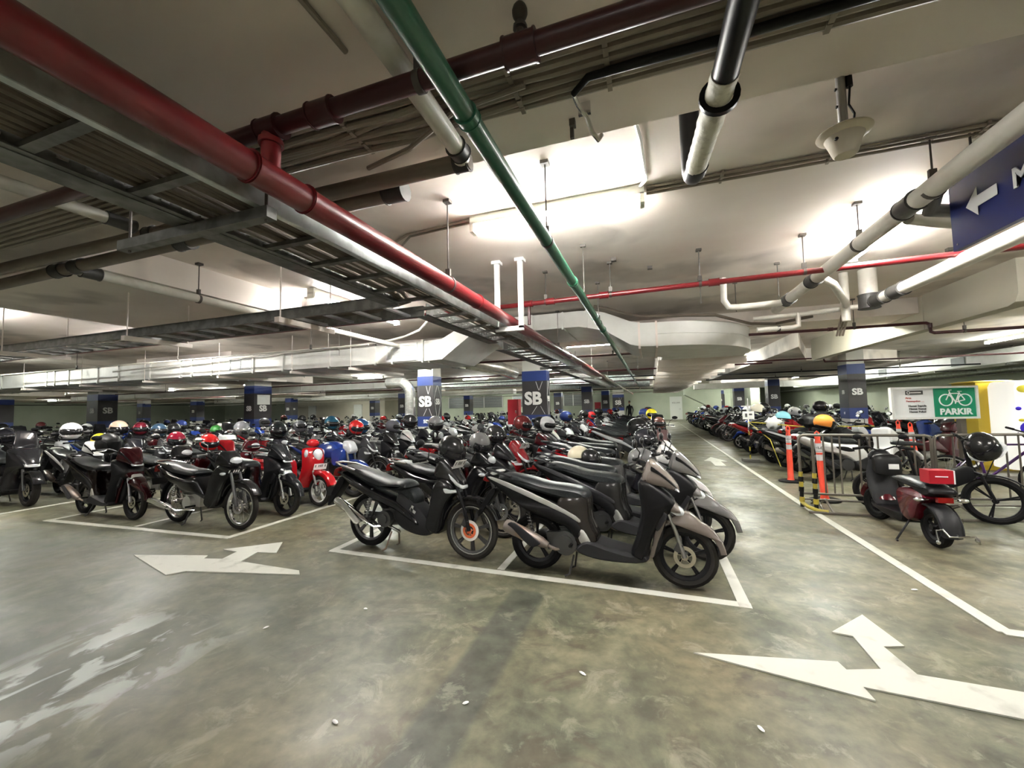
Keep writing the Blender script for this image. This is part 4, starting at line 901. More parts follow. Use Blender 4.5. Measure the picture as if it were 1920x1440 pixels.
def build_spoked():
    P=[]; R=.295; wb=1.24
    wheels(P,R,wb,.07,.232,'wire',28,'chrome',.095,'steel',.08)
    for s in (-1,1):
        g=G(); g.tube([(wb,s*.062,R),(wb-.06,s*.062,R+.2),(wb-.17,s*.06,.76)],[.023,.021,.015],10); P.append(('fork_leg',g,'darkmetal',None))
    g=G(); g.pillow(sector((wb,R),R+.016,R+.05,math.radians(28),math.radians(160),10),.058,ins=.015,res=1); P.append(('front_fender',g,'paint',None))
    g=G(); g.pillow([(.74,.32),(.88,.26),(.95,.46),(1.03,.62),(1.10,.70),(1.04,.80),(.93,.82),(.84,.70),(.78,.5)],.17,ins=.03,wf=lambda x,z:1-.4*min(1,max(0,(x-.85)/.22))); P.append(('leg_shield',g,'paint',None))
    g=G(); g.pillow([(.84,.82),(.88,.96),(.96,1.0),(1.06,.93),(1.12,.84),(1.08,.79),(.96,.79)],.13,ins=.04,wf=lambda x,z:1-.4*min(1,max(0,(x-.95)/.2))); P.append(('handle_cowl',g,'paint',None))
    g=G(); g.ell((1.085,0,.87),(.045,.085,.055),14,8); P.append(('headlight',g,'lens',None))
    for s in (-1,1):
        g=G(); g.ell((1.03,s*.125,.71),(.05,.03,.022),10,6); P.append(('turn_signal',g,'lens',None))
    handlebar(P,.89,.98,.33,.04,.08,mcol='chrome')
    g=G(); g.pillow([(-.36,.80),(-.26,.83),(.0,.80),(.22,.755),(.42,.745),(.50,.70),(.42,.65),(.15,.66),(-.12,.70),(-.32,.76)],.135,ins=.045,edge=.4,wf=lambda x,z:.65+.35*min(1,max(0,(x+.4)/.4))); P.append(('seat',g,'vinyl',None))
    g=G(); g.pillow([(-.44,.74),(-.36,.78),(-.05,.69),(.28,.62),(.50,.66),(.62,.56),(.74,.42),(.70,.36),(.5,.42),(.30,.40),(.12,.50),(-.14,.60),(-.34,.70)],.135,ins=.03,wf=lambda x,z:.55+.45*min(1,max(0,(x+.5)/.4))); P.append(('tail_panel',g,'paint',None))
    g=G(); g.tube([(-.10,-.12,.80),(-.34,-.13,.82),(-.46,-.06,.84),(-.46,.06,.84),(-.34,.13,.82),(-.10,.12,.80)],.012,8); P.append(('grab_rail',g,'chrome',None))
    g=G(); g.pillow([(-.50,.68),(-.48,.77),(-.40,.78),(-.42,.69)],.07,ins=.012); P.append(('tail_light',g,'redlens',None))
    g=G(); g.pillow(sector((0,R),R+.02,R+.045,math.radians(70),math.radians(195),9),.055,ins=.01,res=1); P.append(('rear_fender',g,'blackplastic',None))
    plate(P,-.44,0,.55,-.35,w=.23); plate(P,1.10,0,.73,.55)
    g=G(); g.box((.42,.0,.34),(.30,.17,.17)); g.disc_y((.38,0,.31),.085,-.14,-.07,18); g.tube([(.55,0,.36),(.74,0,.38)],.055,12); P.append(('engine',g,'alu',None))
    g=G(); g.tube([(.02,-.10,.33),(.08,-.11,.64)],.014,8)
    for i in range(9): g.lathe([(.020,-.006),(.028,0),(.020,.006)],10,'Z',(.03+.005*i,-.103,.38+i*.026))
    P.append(('rear_shock',g,'chrome',None))
    exhaust(P,(-.42,-.14,.30),(.10,-.14,.22),.042,'chrome')
    stand(P,.36,.22)
    for s in (-1,1):
        g=G(); g.tube([(.5,s*.1,.27),(.5,s*.22,.27)],.014,7); P.append(('footpeg',g,'rubber',None))
    return P
def build_retro():
    P=[]; R=.24; wb=1.24
    wheels(P,R,wb,.085,.175,'cast',5,'whitegloss',.08,'steel',.09)
    for s in (-1,1):
        g=G(); g.tube([(wb,s*.062,R),(wb-.14,s*.06,.62)],.017,10); P.append(('fork_leg',g,'alu',None))
    g=G(); g.pillow(sector((wb,R),R+.0,R+.085,math.radians(20),math.radians(150),10),.075,ins=.03,res=1); P.append(('front_fender',g,'paint',None))
    g=G(); g.pillow([(.86,.26),(.97,.24),(1.05,.42),(1.14,.56),(1.17,.72),(1.12,.86),(1.02,.92),(.95,.88),(.97,.62),(.92,.42)],.20,ins=.05,edge=.4,wf=lambda x,z:1-.4*min(1,max(0,(x-.98)/.2))); P.append(('leg_shield',g,'paint',None))
    g=G(); g.ell((1.135,0,.80),(.055,.085,.10),16,9); P.append(('headlight',g,'lens',None))
    g=G(); g.lathe([(.085,-.0),(.105,.0),(.105,.02),(.085,.02)],20,'X',(1.115,0,.80),closed=True); P.append(('headlight_ring',g,'chrome','headlight'))
    for s in (-1,1):
        g=G(); g.ell((1.05,s*.15,.82),(.045,.03,.07),12,8); P.append(('turn_signal',g,'lens',None))
    g=G(); g.ell((1.0,0,.99),(.075,.11,.065),14,8); P.append(('handle_cowl',g,'paint',None))
    handlebar(P,.97,1.0,.32,.04,.08,mcol='chrome')
    g=G(); g.pillow([(.42,.29),(.50,.34),(.66,.315),(.86,.29),(.95,.33),(1.0,.25),(.9,.19),(.62,.155),(.44,.20)],.18,ins=.03); P.append(('floorboard',g,'greyplastic',None))
    g=G(); g.pillow([(-.36,.76),(-.24,.80),(.0,.795),(.25,.785),(.42,.77),(.47,.72),(.38,.69),(.1,.69),(-.2,.70)],.14,ins=.035,edge=.5); P.append(('seat',g,'vinyl',None))
    g=G(); g.pillow([(-.46,.60),(-.40,.71),(-.2,.72),(.2,.70),(.44,.69),(.50,.5),(.50,.34),(.38,.28),(.22,.42),(-.02,.50),(-.3,.50)],.165,ins=.06,edge=.4,wf=lambda x,z:.6+.4*min(1,max(0,(x+.5)/.35))); P.append(('tail_panel',g,'paint',None))
    g=G(); g.tube([(-.2,-.12,.77),(-.40,-.10,.80),(-.44,0,.81),(-.40,.10,.80),(-.2,.12,.77)],.011,8); P.append(('grab_rail',g,'chrome',None))
    g=G(); g.ell((-.44,0,.64),(.035,.07,.05),12,7); P.append(('tail_light',g,'redlens',None))
    g=G(); g.pillow([(-.34,.56),(-.42,.56),(-.55,.40),(-.52,.36),(-.40,.48)],.05,ins=.008); P.append(('rear_fender',g,'blackplastic',None))
    plate(P,-.51,0,.47,-.45,w=.23); plate(P,1.21,0,.62,.25,m='paper',w=.24)
    g=G(); g.box((.28,.0,.28),(.36,.16,.15)); g.disc_y((.28,0,.27),.10,-.13,-.07,18); P.append(('engine',g,'darkmetal',None))
    exhaust(P,(-.26,-.155,.36),(.12,-.15,.24),.050,'darkmetal'); stand(P,.36,.18)
    return P
def build_maxi():
    P=[]; R=.275; wb=1.36
    wheels(P,R,wb,.11,.19,'cast',5,'blackplastic',.11,'disc',.125)
    for s in (-1,1):
        g=G(); g.tube([(wb,s*.075,R),(wb-.16,s*.07,.72)],.019,10); P.append(('fork_leg',g,'darkmetal',None))
    g=G(); g.pillow(sector((wb,R),R+.01,R+.06,math.radians(20),math.radians(140),10),.075,ins=.02,res=1); P.append(('front_fender',g,'paint',None))
    g=G(); g.pillow([(.88,.30),(1.02,.24),(1.08,.46),(1.18,.60),(1.36,.66),(1.34,.74),(1.20,.88),(1.06,.98),(.98,.92),(1.0,.66),(.94,.45)],.23,ins=.05,wf=lambda x,z:1-.55*min(1,max(0,(x-1.0)/.34))); P.append(('leg_shield',g,'paint',None))
    g=G(); g.pillow([(1.20,.70),(1.30,.66),(1.385,.66),(1.36,.71),(1.27,.77)],.14,ins=.02,wf=lambda x,z:1-.4*min(1,max(0,(x-1.2)/.18))); P.append(('headlight',g,'lens',None))
    g=G(); g.pillow([(1.05,.95),(1.10,.96),(1.02,1.20),(.96,1.28),(.97,1.20)],.16,ins=.01,wf=lambda x,z:1.-.3*min(1,max(0,(z-1.)/.3))); P.append(('windscreen',g,'visor',None))
    handlebar(P,.95,1.04,.35,.06,.08)
    g=G(); g.pillow([(.40,.34),(.56,.45),(.74,.50),(.92,.46),(1.02,.36),(1.02,.24),(.8,.17),(.50,.19)],.20,ins=.04); P.append(('floorboard',g,'greyplastic',None))
    g=G(); g.pillow([(-.42,.88),(-.34,.93),(-.12,.90),(.02,.83),(.24,.79),(.42,.79),(.50,.74),(.48,.69),(.2,.69),(-.05,.74),(-.34,.82)],.165,ins=.045,edge=.45,wf=lambda x,z:.65+.35*min(1,max(0,(x+.45)/.4))); P.append(('seat',g,'vinyl',None))
    g=G(); g.pillow([(-.54,.82),(-.48,.88),(-.30,.81),(.0,.72),(.30,.68),(.52,.66),(.66,.48),(.60,.34),(.44,.34),(.28,.46),(-.02,.54),(-.32,.68)],.19,ins=.05,wf=lambda x,z:.5+.5*min(1,max(0,(x+.55)/.45))); P.append(('tail_panel',g,'paint',None))
    g=G(); g.pillow([(.1,.64),(.30,.63),(.42,.55),(.30,.53),(.14,.58)],.20,ins=.01); P.append(('side_vent',g,'blackplastic','tail_panel'))
    g=G(); g.tube([(-.2,-.13,.88),(-.44,-.12,.93),(-.52,0,.94),(-.44,.12,.93),(-.2,.13,.88)],.014,8); P.append(('grab_rail',g,'blackplastic',None))
    g=G(); g.pillow([(-.57,.78),(-.53,.85),(-.46,.83),(-.49,.76)],.09,ins=.01); P.append(('tail_light',g,'redlens',None))
    g=G(); g.pillow([(-.40,.68),(-.48,.68),(-.62,.50),(-.62,.42),(-.56,.46),(-.44,.6)],.06,ins=.008); P.append(('rear_fender',g,'blackplastic',None))
    plate(P,-.60,0,.55,-.45)
    g=G(); g.box((.28,.0,.30),(.42,.18,.17)); g.disc_y((.30,0,.30),.11,-.15,-.08,18); P.append(('engine',g,'darkmetal',None))
    exhaust(P,(-.34,-.19,.44),(.12,-.17,.26),.062,'darkmetal'); stand(P,.40,.18)
    return P
def build_naked():
    P=[]; R=.30; wb=1.32
    wheels(P,R,wb,.10,.22,'cast',5,'blackplastic',.13,'disc',.125)
    for s in (-1,1):
        g=G(); g.tube([(wb,s*.08,R),(wb-.2,s*.08,.92)],.021,10); P.append(('fork_leg',g,'darkmetal',None))
    g=G(); g.pillow(sector((wb,R),R+.01,R+.05,math.radians(40),math.radians(150),9),.065,ins=.015,res=1); P.append(('front_fender',g,'paint',None))
    g=G(); g.pillow([(1.10,.80),(1.20,.74),(1.28,.80),(1.22,.92),(1.12,.98),(1.06,.92)],.11,ins=.03,wf=lambda x,z:1-.3*min(1,max(0,(x-1.1)/.2))); P.append(('headlight',g,'lens',None))
    g=G(); g.pillow([(.42,.80),(.56,.92),(.76,.96),(.94,.90),(1.02,.78),(.90,.66),(.66,.64),(.46,.70)],.15,ins=.06,edge=.35); P.append(('fuel_tank',g,'paint',None))
    g=G(); g.pillow([(.88,.80),(1.10,.84),(1.16,.72),(1.02,.52),(.90,.56)],.17,ins=.03,wf=lambda x,z:1.); P.append(('tank_shroud',g,'paint',None))
    g=G(); g.pillow([(-.26,.90),(-.1,.90),(.12,.84),(.3,.79),(.46,.80),(.48,.74),(.25,.70),(0,.76),(-.24,.84)],.12,ins=.04,edge=.45); P.append(('seat',g,'vinyl',None))
    g=G(); g.pillow([(-.38,.88),(-.3,.92),(-.1,.83),(.2,.72),(.42,.68),(.36,.6),(.12,.66),(-.2,.79)],.12,ins=.03); P.append(('tail_panel',g,'paint',None))
    g=G(); g.box((.62,0,.42),(.34,.22,.3)); g.tube([(.72,0,.5),(.84,0,.66)],.075,12); g.disc_y((.52,0,.36),.09,-.15,-.1,16); P.append(('engine',g,'darkmetal',None))
    g=G(); g.bar((.86,.1,.82),(.42,.12,.42),.04); g.bar((.86,-.1,.82),(.42,-.12,.42),.04); g.bar((.4,.1,.36),(0,.1,.3),.035,.06); g.bar((.4,-.1,.36),(0,-.1,.3),.035,.06); P.append(('frame',g,'darkmetal',None))
    g=G(); g.pillow([(-.42,.84),(-.40,.90),(-.34,.89),(-.36,.83)],.05,ins=.01); P.append(('tail_light',g,'redlens',None))
    plate(P,-.46,0,.62,-.5)
    handlebar(P,1.0,1.06,.36,.04,.06); exhaust(P,(-.18,-.17,.46),(.30,-.15,.26),.055,'steel',head=(.75,-.06,.3)); stand(P,.42,.26)
    return P
BUILD=dict(scooter=build_scooter,underbone=build_underbone,spoked=build_spoked,retro=build_retro,maxi=build_maxi,naked=build_naked)
WB=dict(scooter=1.27,underbone=1.28,spoked=1.24,retro=1.24,maxi=1.36,naked=1.32)
def bike_data(kind):
    if kind in BIKE: return BIKE[kind]
    P=BUILD[kind](); full=[]; lod=G(); mats=[]
    for nm,g,m,par in P:
        sh=Matrix.Translation((-WB[kind]/2,0,0)); g.move(sh)
        full.append((nm,mesh_of(kind+'_'+nm,g,m),m,par))
        if m not in mats: mats.append(m)
        lod.merge(g,mats.index(m))
    BIKE[kind]=(full,mesh_of(kind+'_whole',lod,mats)); return BIKE[kind]
def bike(kind,x,y,rz,col,label,group=None,full=True,lean=3.,accent=None,plates=True,skip=()):
    """x, y: ground point midway between the wheels; copies share mesh data with the first of the kind"""
    fullp,whole=bike_data(kind); R=(0,0,rz)
    if not full:
        o=ob('motorcycle',whole,None,(x,y,0)); o.rotation_euler=(math.radians(lean),0,rz); o.color=(*col,1); return tag(o,label,'motorcycle',group)
    t=thing('motorcycle',label,'motorcycle',(x,y,0),0,group); t.rotation_euler=(math.radians(lean),0,rz)
    made={}
    for nm,me,m,par in fullp:
        if nm in skip or (par in skip): continue
        o=bpy.data.objects.new(nm,me); C.objects.link(o)
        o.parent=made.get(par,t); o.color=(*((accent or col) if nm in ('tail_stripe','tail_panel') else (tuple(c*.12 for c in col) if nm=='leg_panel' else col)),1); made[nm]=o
    return t
# ------------------------------------------------------------------ helmets
HEL={}
def helmet_data(kind):
    if kind in HEL: return HEL[kind]
    P=[]
    if kind=='full':
        g=G(); g.ell((0,0,.13),(.155,.125,.13),20,12,vmin=-.88,f=lambda p: Vector((p.x*(1+.10*max(0,-p.z)*(1 if p.x>0 else -.2)),p.y*(1-.10*max(0,-p.z)),p.z))); P.append(('shell',g,'paint'))
        g=G(); g.ell((.012,0,.135),(.153,.129,.092),24,8,vmin=-.7,vmax=.72,f=lambda p: p if p.x>.25 else Vector((.25,p.y*.95,p.z*.95))); P.append(('visor',g,'visor'))
        g=G(); g.lathe([(.095,0.),(.118,.0),(.118,.022),(.1,.022)],20,'Z',(0,0,.012),closed=True); P.append(('neck_roll',g,'blackplastic'))
    elif kind=='open':
        g=G(); g.ell((0,0,.12),(.145,.122,.125),20,12,vmin=-.55); P.append(('shell',g,'paint'))
        g=G(); g.ell((.028,0,.10),(.150,.127,.115),20,9,vmin=-.6,vmax=.45,f=lambda p: p if p.x>.1 else Vector((.1,p.y*.97,p.z))); P.append(('visor',g,'visor'))
        g=G(); g.tube([(-.14,-.02,.055),(-.03,-.118,.045),(.08,-.10,.05)],.008,6); g.tube([(-.14,.02,.055),(-.03,.118,.045),(.08,.10,.05)],.008,6); P.append(('trim',g,'blackplastic'))
    elif kind=='silver':
        g=G(); g.ell((0,0,.12),(.15,.125,.128),20,12,vmin=-.7); P.append(('shell',g,'paint'))
        g=G(); g.ell((.022,0,.105),(.150,.130,.115),20,9,vmin=-.7,vmax=.5,f=lambda p: p if p.x>.0 else Vector((.0,p.y*.97,p.z))); P.append(('visor',g,'visorsilver'))
        g=G(); g.lathe([(.095,0.),(.116,.0),(.116,.022),(.1,.022)],20,'Z',(0,0,.025),closed=True); P.append(('neck_roll',g,'blackplastic'))
    else:
        g=G(); g.ell((0,0,.05),(.135,.115,.125),20,10,vmin=-.15); P.append(('shell',g,'paint'))
        g=G(); g.pillow([(.10,.05),(.19,.045),(.19,.05),(.12,.075)],.07,ins=.008); P.append(('peak',g,'blackplastic'))
        g=G(); g.lathe([(.115,.028),(.133,.028),(.133,.04),(.115,.04)],20,'Z',closed=True); P.append(('rim_trim',g,'blackplastic'))
    HEL[kind]=[(nm,mesh_of(kind+'_'+nm,g,m),m) for nm,g,m in P]; return HEL[kind]
def helmet(kind,x,y,z,rz,col,label,group=None,tilt=(0,0),s=1.,vis=None):
    t=thing('helmet',label,'helmet',(x,y,z-.12*s),0,group); t.rotation_euler=(tilt[0],tilt[1],rz); t.scale=(s,s,s)
    for nm,me,m in helmet_data(kind):
        o=bpy.data.objects.new(nm,me); C.objects.link(o); o.parent=t; o.color=(*col,1)
    return t
# ------------------------------------------------------------------ parked motorcycles
BLK=(.010,.010,.011); DG=(.045,.045,.048); TAUPE=(.20,.17,.15); SIL=(.35,.35,.36); WHT=(.72,.72,.70); RED=(.28,.008,.012); MAR=(.10,.01,.015); BLU=(.015,.04,.22); NAVY=(.01,.015,.06); CREAM=(.72,.66,.48)
near=[
 # kind, x, y, rz, colour, accent, lean, label
 ('scooter',-.42,3.69,-.05,TAUPE,(.36,.36,.34),3,'grey-brown scooter with a rusty exhaust, nearest of the middle bay'),
 ('underbone',-2.38,3.80,-.07,BLK,BLK,3,'glossy black motorcycle with an orange-red front brake disc, left in the nearest row'),
 ('scooter',-.18,4.42,-.14,(.16,.155,.15),DG,4,'grey scooter parked directly behind the nearest grey-brown one'),
 ('scooter',-.30,5.02,-.10,WHT,WHT,4,'white and black scooter, third from the front beside the aisle'),
 ('scooter',-.25,5.66,-.12,(.65,.63,.62),RED,5,'white scooter with red edging, fourth from the front beside the aisle'),
 ('spoked',-2.30,4.55,-.12,BLK,BLK,4,'black motorcycle with a black number plate and wire wheels behind the orange-red disc one'),
 ('scooter',-2.35,5.16,-.10,(.02,.02,.022),DG,4,'black scooter third from the front in the left column of the middle bay'),
 ('underbone',-2.30,5.78,-.12,(.25,.01,.015),BLK,5,'black and red motorcycle fourth from the front in the left column of the middle bay'),
 ('spoked',-5.72,3.93,-.03,BLK,BLK,3,'black motorcycle with a bright wire front wheel, at the right corner of the left bay'),
 ('scooter',-5.70,4.62,-.06,(.014,.015,.017),BLK,4,'dark scooter with a white plate, behind the bright wire wheel one'),
 ('retro',-5.66,5.26,-.12,(.40,.010,.014),(.40,.010,.014),4,'bright red retro scooter with white wheels in the left bay'),
 ('naked',-5.62,5.95,-.10,BLU,BLU,5,'dark blue motorcycle behind the bright red retro scooter'),
 ('scooter',-7.75,3.88,-.04,(.035,.004,.006),BLK,3,'dark maroon scooter at the left corner of the left bay'),
 ('spoked',-7.72,4.6,-.06,(.02,.02,.02),BLK,4,'black motorcycle parked behind the dark maroon scooter'),
 ('maxi',-10.75,3.98,-.05,(.012,.012,.014),BLK,3,'dark motorcycle cut off by the left edge of the picture'),
 ('scooter',-10.5,4.75,-.06,WHT,WHT,4,'white scooter behind the motorcycle cut by the left edge'),
 ('retro',-3.55+.0,7.25,-.15,(.34,.010,.014),(.34,.010,.014),4,'red scooter seen nose-on left of the blue and grey SB pillar base'),
 ('maxi',.02,9.7,-1.35,(.12,.07,.075),DG,2,'bulky maroon-grey scooter turned towards the viewer at the aisle edge'),
]
for k_,x,y,rz,c,a,ln,lab in near: bike(k_,x,y,rz,c,lab,accent=a,lean=-ln)
cols=[BLK]*9+[DG]*4+[(.02,.02,.025)]*4+[WHT]*3+[SIL]*2+[RED]*2+[MAR]*2+[BLU]*2+[NAVY]*2+[(.02,.02,.02)]
kinds=['scooter']*6+['underbone']*3+['spoked']*3+['retro']+['maxi']*2+['naked']*2
rnd=random.Random(11)
HB=[]
def clear(x,y): return not any(a-1.3<x<b+1.3 and c-.42<y<d+.42 for a,b,c,d in PILLARS)
def cname(c):
    if c in (WHT,): return 'white'
    if c in (SIL,): return 'silver'
    if c in (RED,): return 'red'
    if c in (MAR,): return 'maroon'
    if c in (BLU,NAVY): return 'blue'
    return 'dark'
def column_of(xf,y0,y1,place,dy=.66,skip=(),rz0=-.08,miss=.04,fullmax=9.5):
    y=y0
    while y<y1:
        if rnd.random()>miss and not any(a<y<b for a,b in skip) and clear(xf-.63,y):
            k_=rnd.choice(kinds); c=rnd.choice(cols); x=xf-WB[k_]/2+rnd.uniform(-.12,.05)
            rz=rz0+rnd.uniform(-.06,.05); nm=cname(c)
            zone='near' if y<9.5 else ('middle' if y<15 else 'far')
            lab='%s motorcycle packed among others %s'%(nm,place) if zone!='far' else '%s distant motorcycle %s'%(nm,place)
            bike(k_,x,y,rz,c,lab,group=lab,full=y<fullmax,lean=-rnd.uniform(2,6)); HB.append((k_,x,y,rz,c,place))
        y+=dy*rnd.uniform(.9,1.18)*(1 if y<12 else 1.12)
P1='deep in the right column of the middle bay'; P2='deep in the left column of the middle bay'
column_of(.20,6.3,8.9,'beside the aisle in the middle bay'); column_of(.20,10.6,27,P1,skip=[(9.3,10.9)])
column_of(-1.70,6.4,27,P2,skip=[(10.5,11.6)])
P3='in the right column of the left bay'; P4='in the left column of the left bay'
column_of(-5.03,6.65,24,P3,skip=[(10.4,11.6)])
column_of(-7.05,5.25,24,P4)
P5='in the bay at the far left'
column_of(-10.0,5.45,20,P5,fullmax=7); column_of(-12.0,4.0,20,P5,fullmax=7)
for xf in (-14.9,-16.9): column_of(xf,4.2,18,'in the second bay from the left edge',dy=.75,fullmax=0,skip=[(10.7,12)])
for xf in (-20.,-22.5,): column_of(xf,5,17,'near the distant left wall',dy=.95,fullmax=0)
# right bay: noses towards the wall, tails towards the aisle
def rbike(*a,**k): return bike(*a,**k)
bike('maxi',3.75,9.35,.22,(.80,.80,.80),'large white motorcycle right behind the orange posts, tail towards the aisle',accent=(.80,.80,.80),lean=-4)
bike('naked',3.6,10.15,.2,BLK,'black motorcycle just behind the large white one, carrying a dark jacket',lean=-4)
bike('scooter',3.5,10.95,.15,SIL,'silver scooter third from the barricade in the right bay',lean=-4)
bike('scooter',3.45,11.6,.15,WHT,'white scooter fourth from the barricade in the right bay',lean=-4)
bike('spoked',5.6,9.95+.9,.3,(.06,.012,.015),'dark red motorcycle with a round mirror in front of the green wall',lean=-4)
P6='in the row right of the aisle'
y=12.3
while y<34:
    if not clear(3.45,y): y+=.3; continue
    k_=rnd.choice(kinds); c=rnd.choice(cols+[WHT,SIL]); lab='%s motorcycle %s'%(cname(c),P6)
    x=2.85+WB[k_]/2+rnd.uniform(-.15,.15); rz=.12+rnd.uniform(-.08,.1)+(PI if rnd.random()<.6 else 0)
    bike(k_,x,y,rz,c,lab,group=lab,full=y<14,lean=-rnd.uniform(2,6)); HB.append((k_,x,y,rz,c,P6)); y+=.66*rnd.uniform(.9,1.2)
for xf in (6.1,8.1):
    y=12.5 if xf<7 else 14.
    while y<30:
        if clear(xf-.2,y):
            k_=rnd.choice(kinds); c=rnd.choice(cols); lab='%s motorcycle in the rows between the right pillars and the wall'%cname(c)
            bike(k_,xf-.2+rnd.uniform(-.1,.1),y,.1+rnd.uniform(-.1,.1),c,lab,group=lab,full=False,lean=-3); HB.append((k_,xf-.2,y,.1,c,'right'))
        y+=.85*rnd.uniform(.9,1.2)
# ------------------------------------------------------------------ helmets
YEL=(.75,.62,.03)
hs=[('silver',-.13,4.3,.95,-.6,(.10,.10,.10),'grey helmet with a silver visor and red stripe on the second scooter beside the aisle',(.1,.35),1.0),
 ('open',-2.07,3.92,1.10,-.3,(.02,.02,.02),'glossy black helmet hanging over the orange-red disc motorcycle',(.1,.5),1.05),
 ('open',-2.03,4.6,1.09,-.5,(.12,.12,.12),'scuffed grey open helmet just right of the glossy black one',(0,.4),1.),
 ('full',-2.05,5.2,1.13,-.4,(.02,.02,.02),'black full-face helmet behind the scuffed grey open one',(0,.3),1.),
 ('half',-.95,5.55,.90,.2,CREAM,'cream half helmet resting on a seat in the middle bay',(0,0),1.15),
 ('open',-.80,5.45,.82,-.3,(.02,.02,.02),'small black helmet tucked right beside the cream half helmet',(0,.2),.9),
 ('full',-.12,5.55,1.06,-.5,(.03,.03,.035),'black helmet with white lettering patches beside the aisle',(0,.35),1.02),
 ('full',-1.9,7.5,1.17,-.5,(.62,.62,.62),'black and white patterned helmet below the largest SB pillar',(0,.3),1.1),
 ('full',.14,9.45,1.08,-1.2,(.16,.07,.06),'brown helmet on the bulky maroon-grey scooter',(0,.2),1.1),
 ('full',.0,12.,1.22,-1.2,YEL,'bright yellow helmet at the aisle end of the middle bay',(0,.2),1.2),
 ('full',-7.30,5.0,1.01,-.3,(.60,.02,.02),'bright red helmet, the larger of the two in the left bay',(0,.35),1.12),
 ('open',-7.64,4.7,1.09,-.3,(.33,.01,.035),'crimson helmet left of the bright red one',(0,.2),1.05),
 ('full',-9.73,4.3,1.24,-.3,(.80,.80,.82),'white helmet with a dark visor in the left part of the picture',(0,.15),1.18),
 ('open',-10.75,5.5,1.25,-.3,(.78,.55,.42),'peach-coloured patterned helmet at the left',(0,.1),1.25),
 ('half',-10.77,5.2,1.09,-.3,YEL,'yellow half helmet just below the peach-coloured one',(0,.1),1.2),
 ('full',-10.5,5.75,1.21,-.3,(.12,.01,.02),'dark red patterned helmet right of the peach-coloured one',(0,.2),1.1),
 ('full',-9.64,5.6,1.18,-.3,(.03,.06,.10),'dark blue patterned helmet left of the crimson one',(0,.2),1.12),
 ('half',-9.25,6.5,1.2,-.2,(.03,.16,.03),'green half helmet above the bright red one',(0,.1),1.),
 ('silver',-8.09,6.2,1.2,-.4,(.18,.18,.19),'silver-grey helmet in front of the pillar with the notice',(0,.3),1.15),
 ('full',-6.64,5.8,1.18,-.4,(.015,.02,.02),'glossy black helmet above the dark scooter with the white plate',(0,.3),1.2),
 ('full',-6.97,7.5,1.24,-.4,(.02,.09,.15),'teal-blue helmet left of the silver duct',(0,.3),1.2),
 ('full',-5.57,6.8,1.19,-.4,(.03,.09,.22),'blue helmet directly left of the silver duct',(0,.3),1.15),
 ('open',-4.12,7.25,1.22,-.8,(.20,.20,.20),'grey helmet on the red scooter seen nose-on',(0,.2),1.2),
 ('full',-4.3,6.6,1.28,-.4,(.02,.02,.02),'black helmet right behind the grey one by the silver duct',(0,.2),1.0),
 ('full',-11.86,4.3,1.16,-.3,(.02,.02,.025),'black helmet touching the left edge of the picture',(0,.2),1.2),
 ('open',3.15,9.45,1.08,.3,(.85,.30,.05),'orange helmet with black marks on the large white motorcycle',(0,.2),1.25),
 ('half',3.0,11.4,1.2,.3,(.25,.58,.68),'light blue helmet in the right bay',(0,.1),1.3),
 ('open',2.6,12.,1.32,.3,(.78,.72,.60),'cream helmet beside the small signpost in the right bay',(0,.1),1.15),
 ('full',3.0,13.2,1.33,.3,BLK,'black helmet between the cream and light blue ones',(0,.1),1.15),
 ('full',4.1,12.4,1.34,.3,BLK,'black helmet standing highest in the right bay',(0,.1),1.15),
]
for k_,x,y,z,rz,c,lab,tl,s in hs: helmet(k_,x,y,z,rz,c,lab,None,tl,s)
# black bag / jacket
g=G(); g.ell((0,0,0),(.20,.15,.17),14,9,f=lambda p: Vector((p.x*(1+.12*math.sin(p.z*5)),p.y*(1+.15*math.sin(p.x*6+p.z*3)),p.z))); single('black_bag',g,'cableblack','soft black bag over the handlebar of the dark maroon scooter','bag',loc=(-8.35,4.15,1.06))
g=G(); g.ell((0,0,0),(.34,.24,.16),16,10,f=lambda p: Vector((p.x*(1+.12*math.sin(p.z*5+p.y*4)),p.y*(1+.2*math.sin(p.x*6+p.z*3)),p.z*(1+.25*math.sin(p.x*7))))); single('dark_jacket',g,'cableblack','dark crumpled jacket draped over the motorcycle behind the orange helmet','clothing',loc=(3.3,10.1,1.08))
hc=[(.02,.02,.02)]*6+[(.10,.10,.11)]*2+[(.5,.5,.5),(.5,.02,.02),(.03,.05,.2),(.7,.7,.68),(.12,.02,.02)]
n_=0
for k_,x,y,rz,c,pl in HB:
    if rnd.random()<.34 and n_<110 and y>5.5:
        col=rnd.choice(hc); hx=WB[k_]/2-.34; s_=rnd.choice((-1,1))*.22; 
        px_=x+hx*math.cos(rz)-s_*math.sin(rz); py=y+hx*math.sin(rz)+s_*math.cos(rz)
        nm='dark' if col[0]<.2 and col[2]<.15 else ('red' if col[0]>.4 and col[1]<.1 else ('blue' if col[2]>.15 and col[0]<.1 else 'pale'))
        zn='left' if x<-3.5 else ('right' if x>1.5 else 'middle')
        lab='small %s helmet among the packed motorcycles of the %s bays'%(nm,zn)
        helmet(rnd.choice(('full','open','full','half')),px_,py,1.17+rnd.uniform(-.03,.08),rz+rnd.uniform(-.5,.5),col,lab,lab,(0,rnd.uniform(0,.4)),1.05); n_+=1
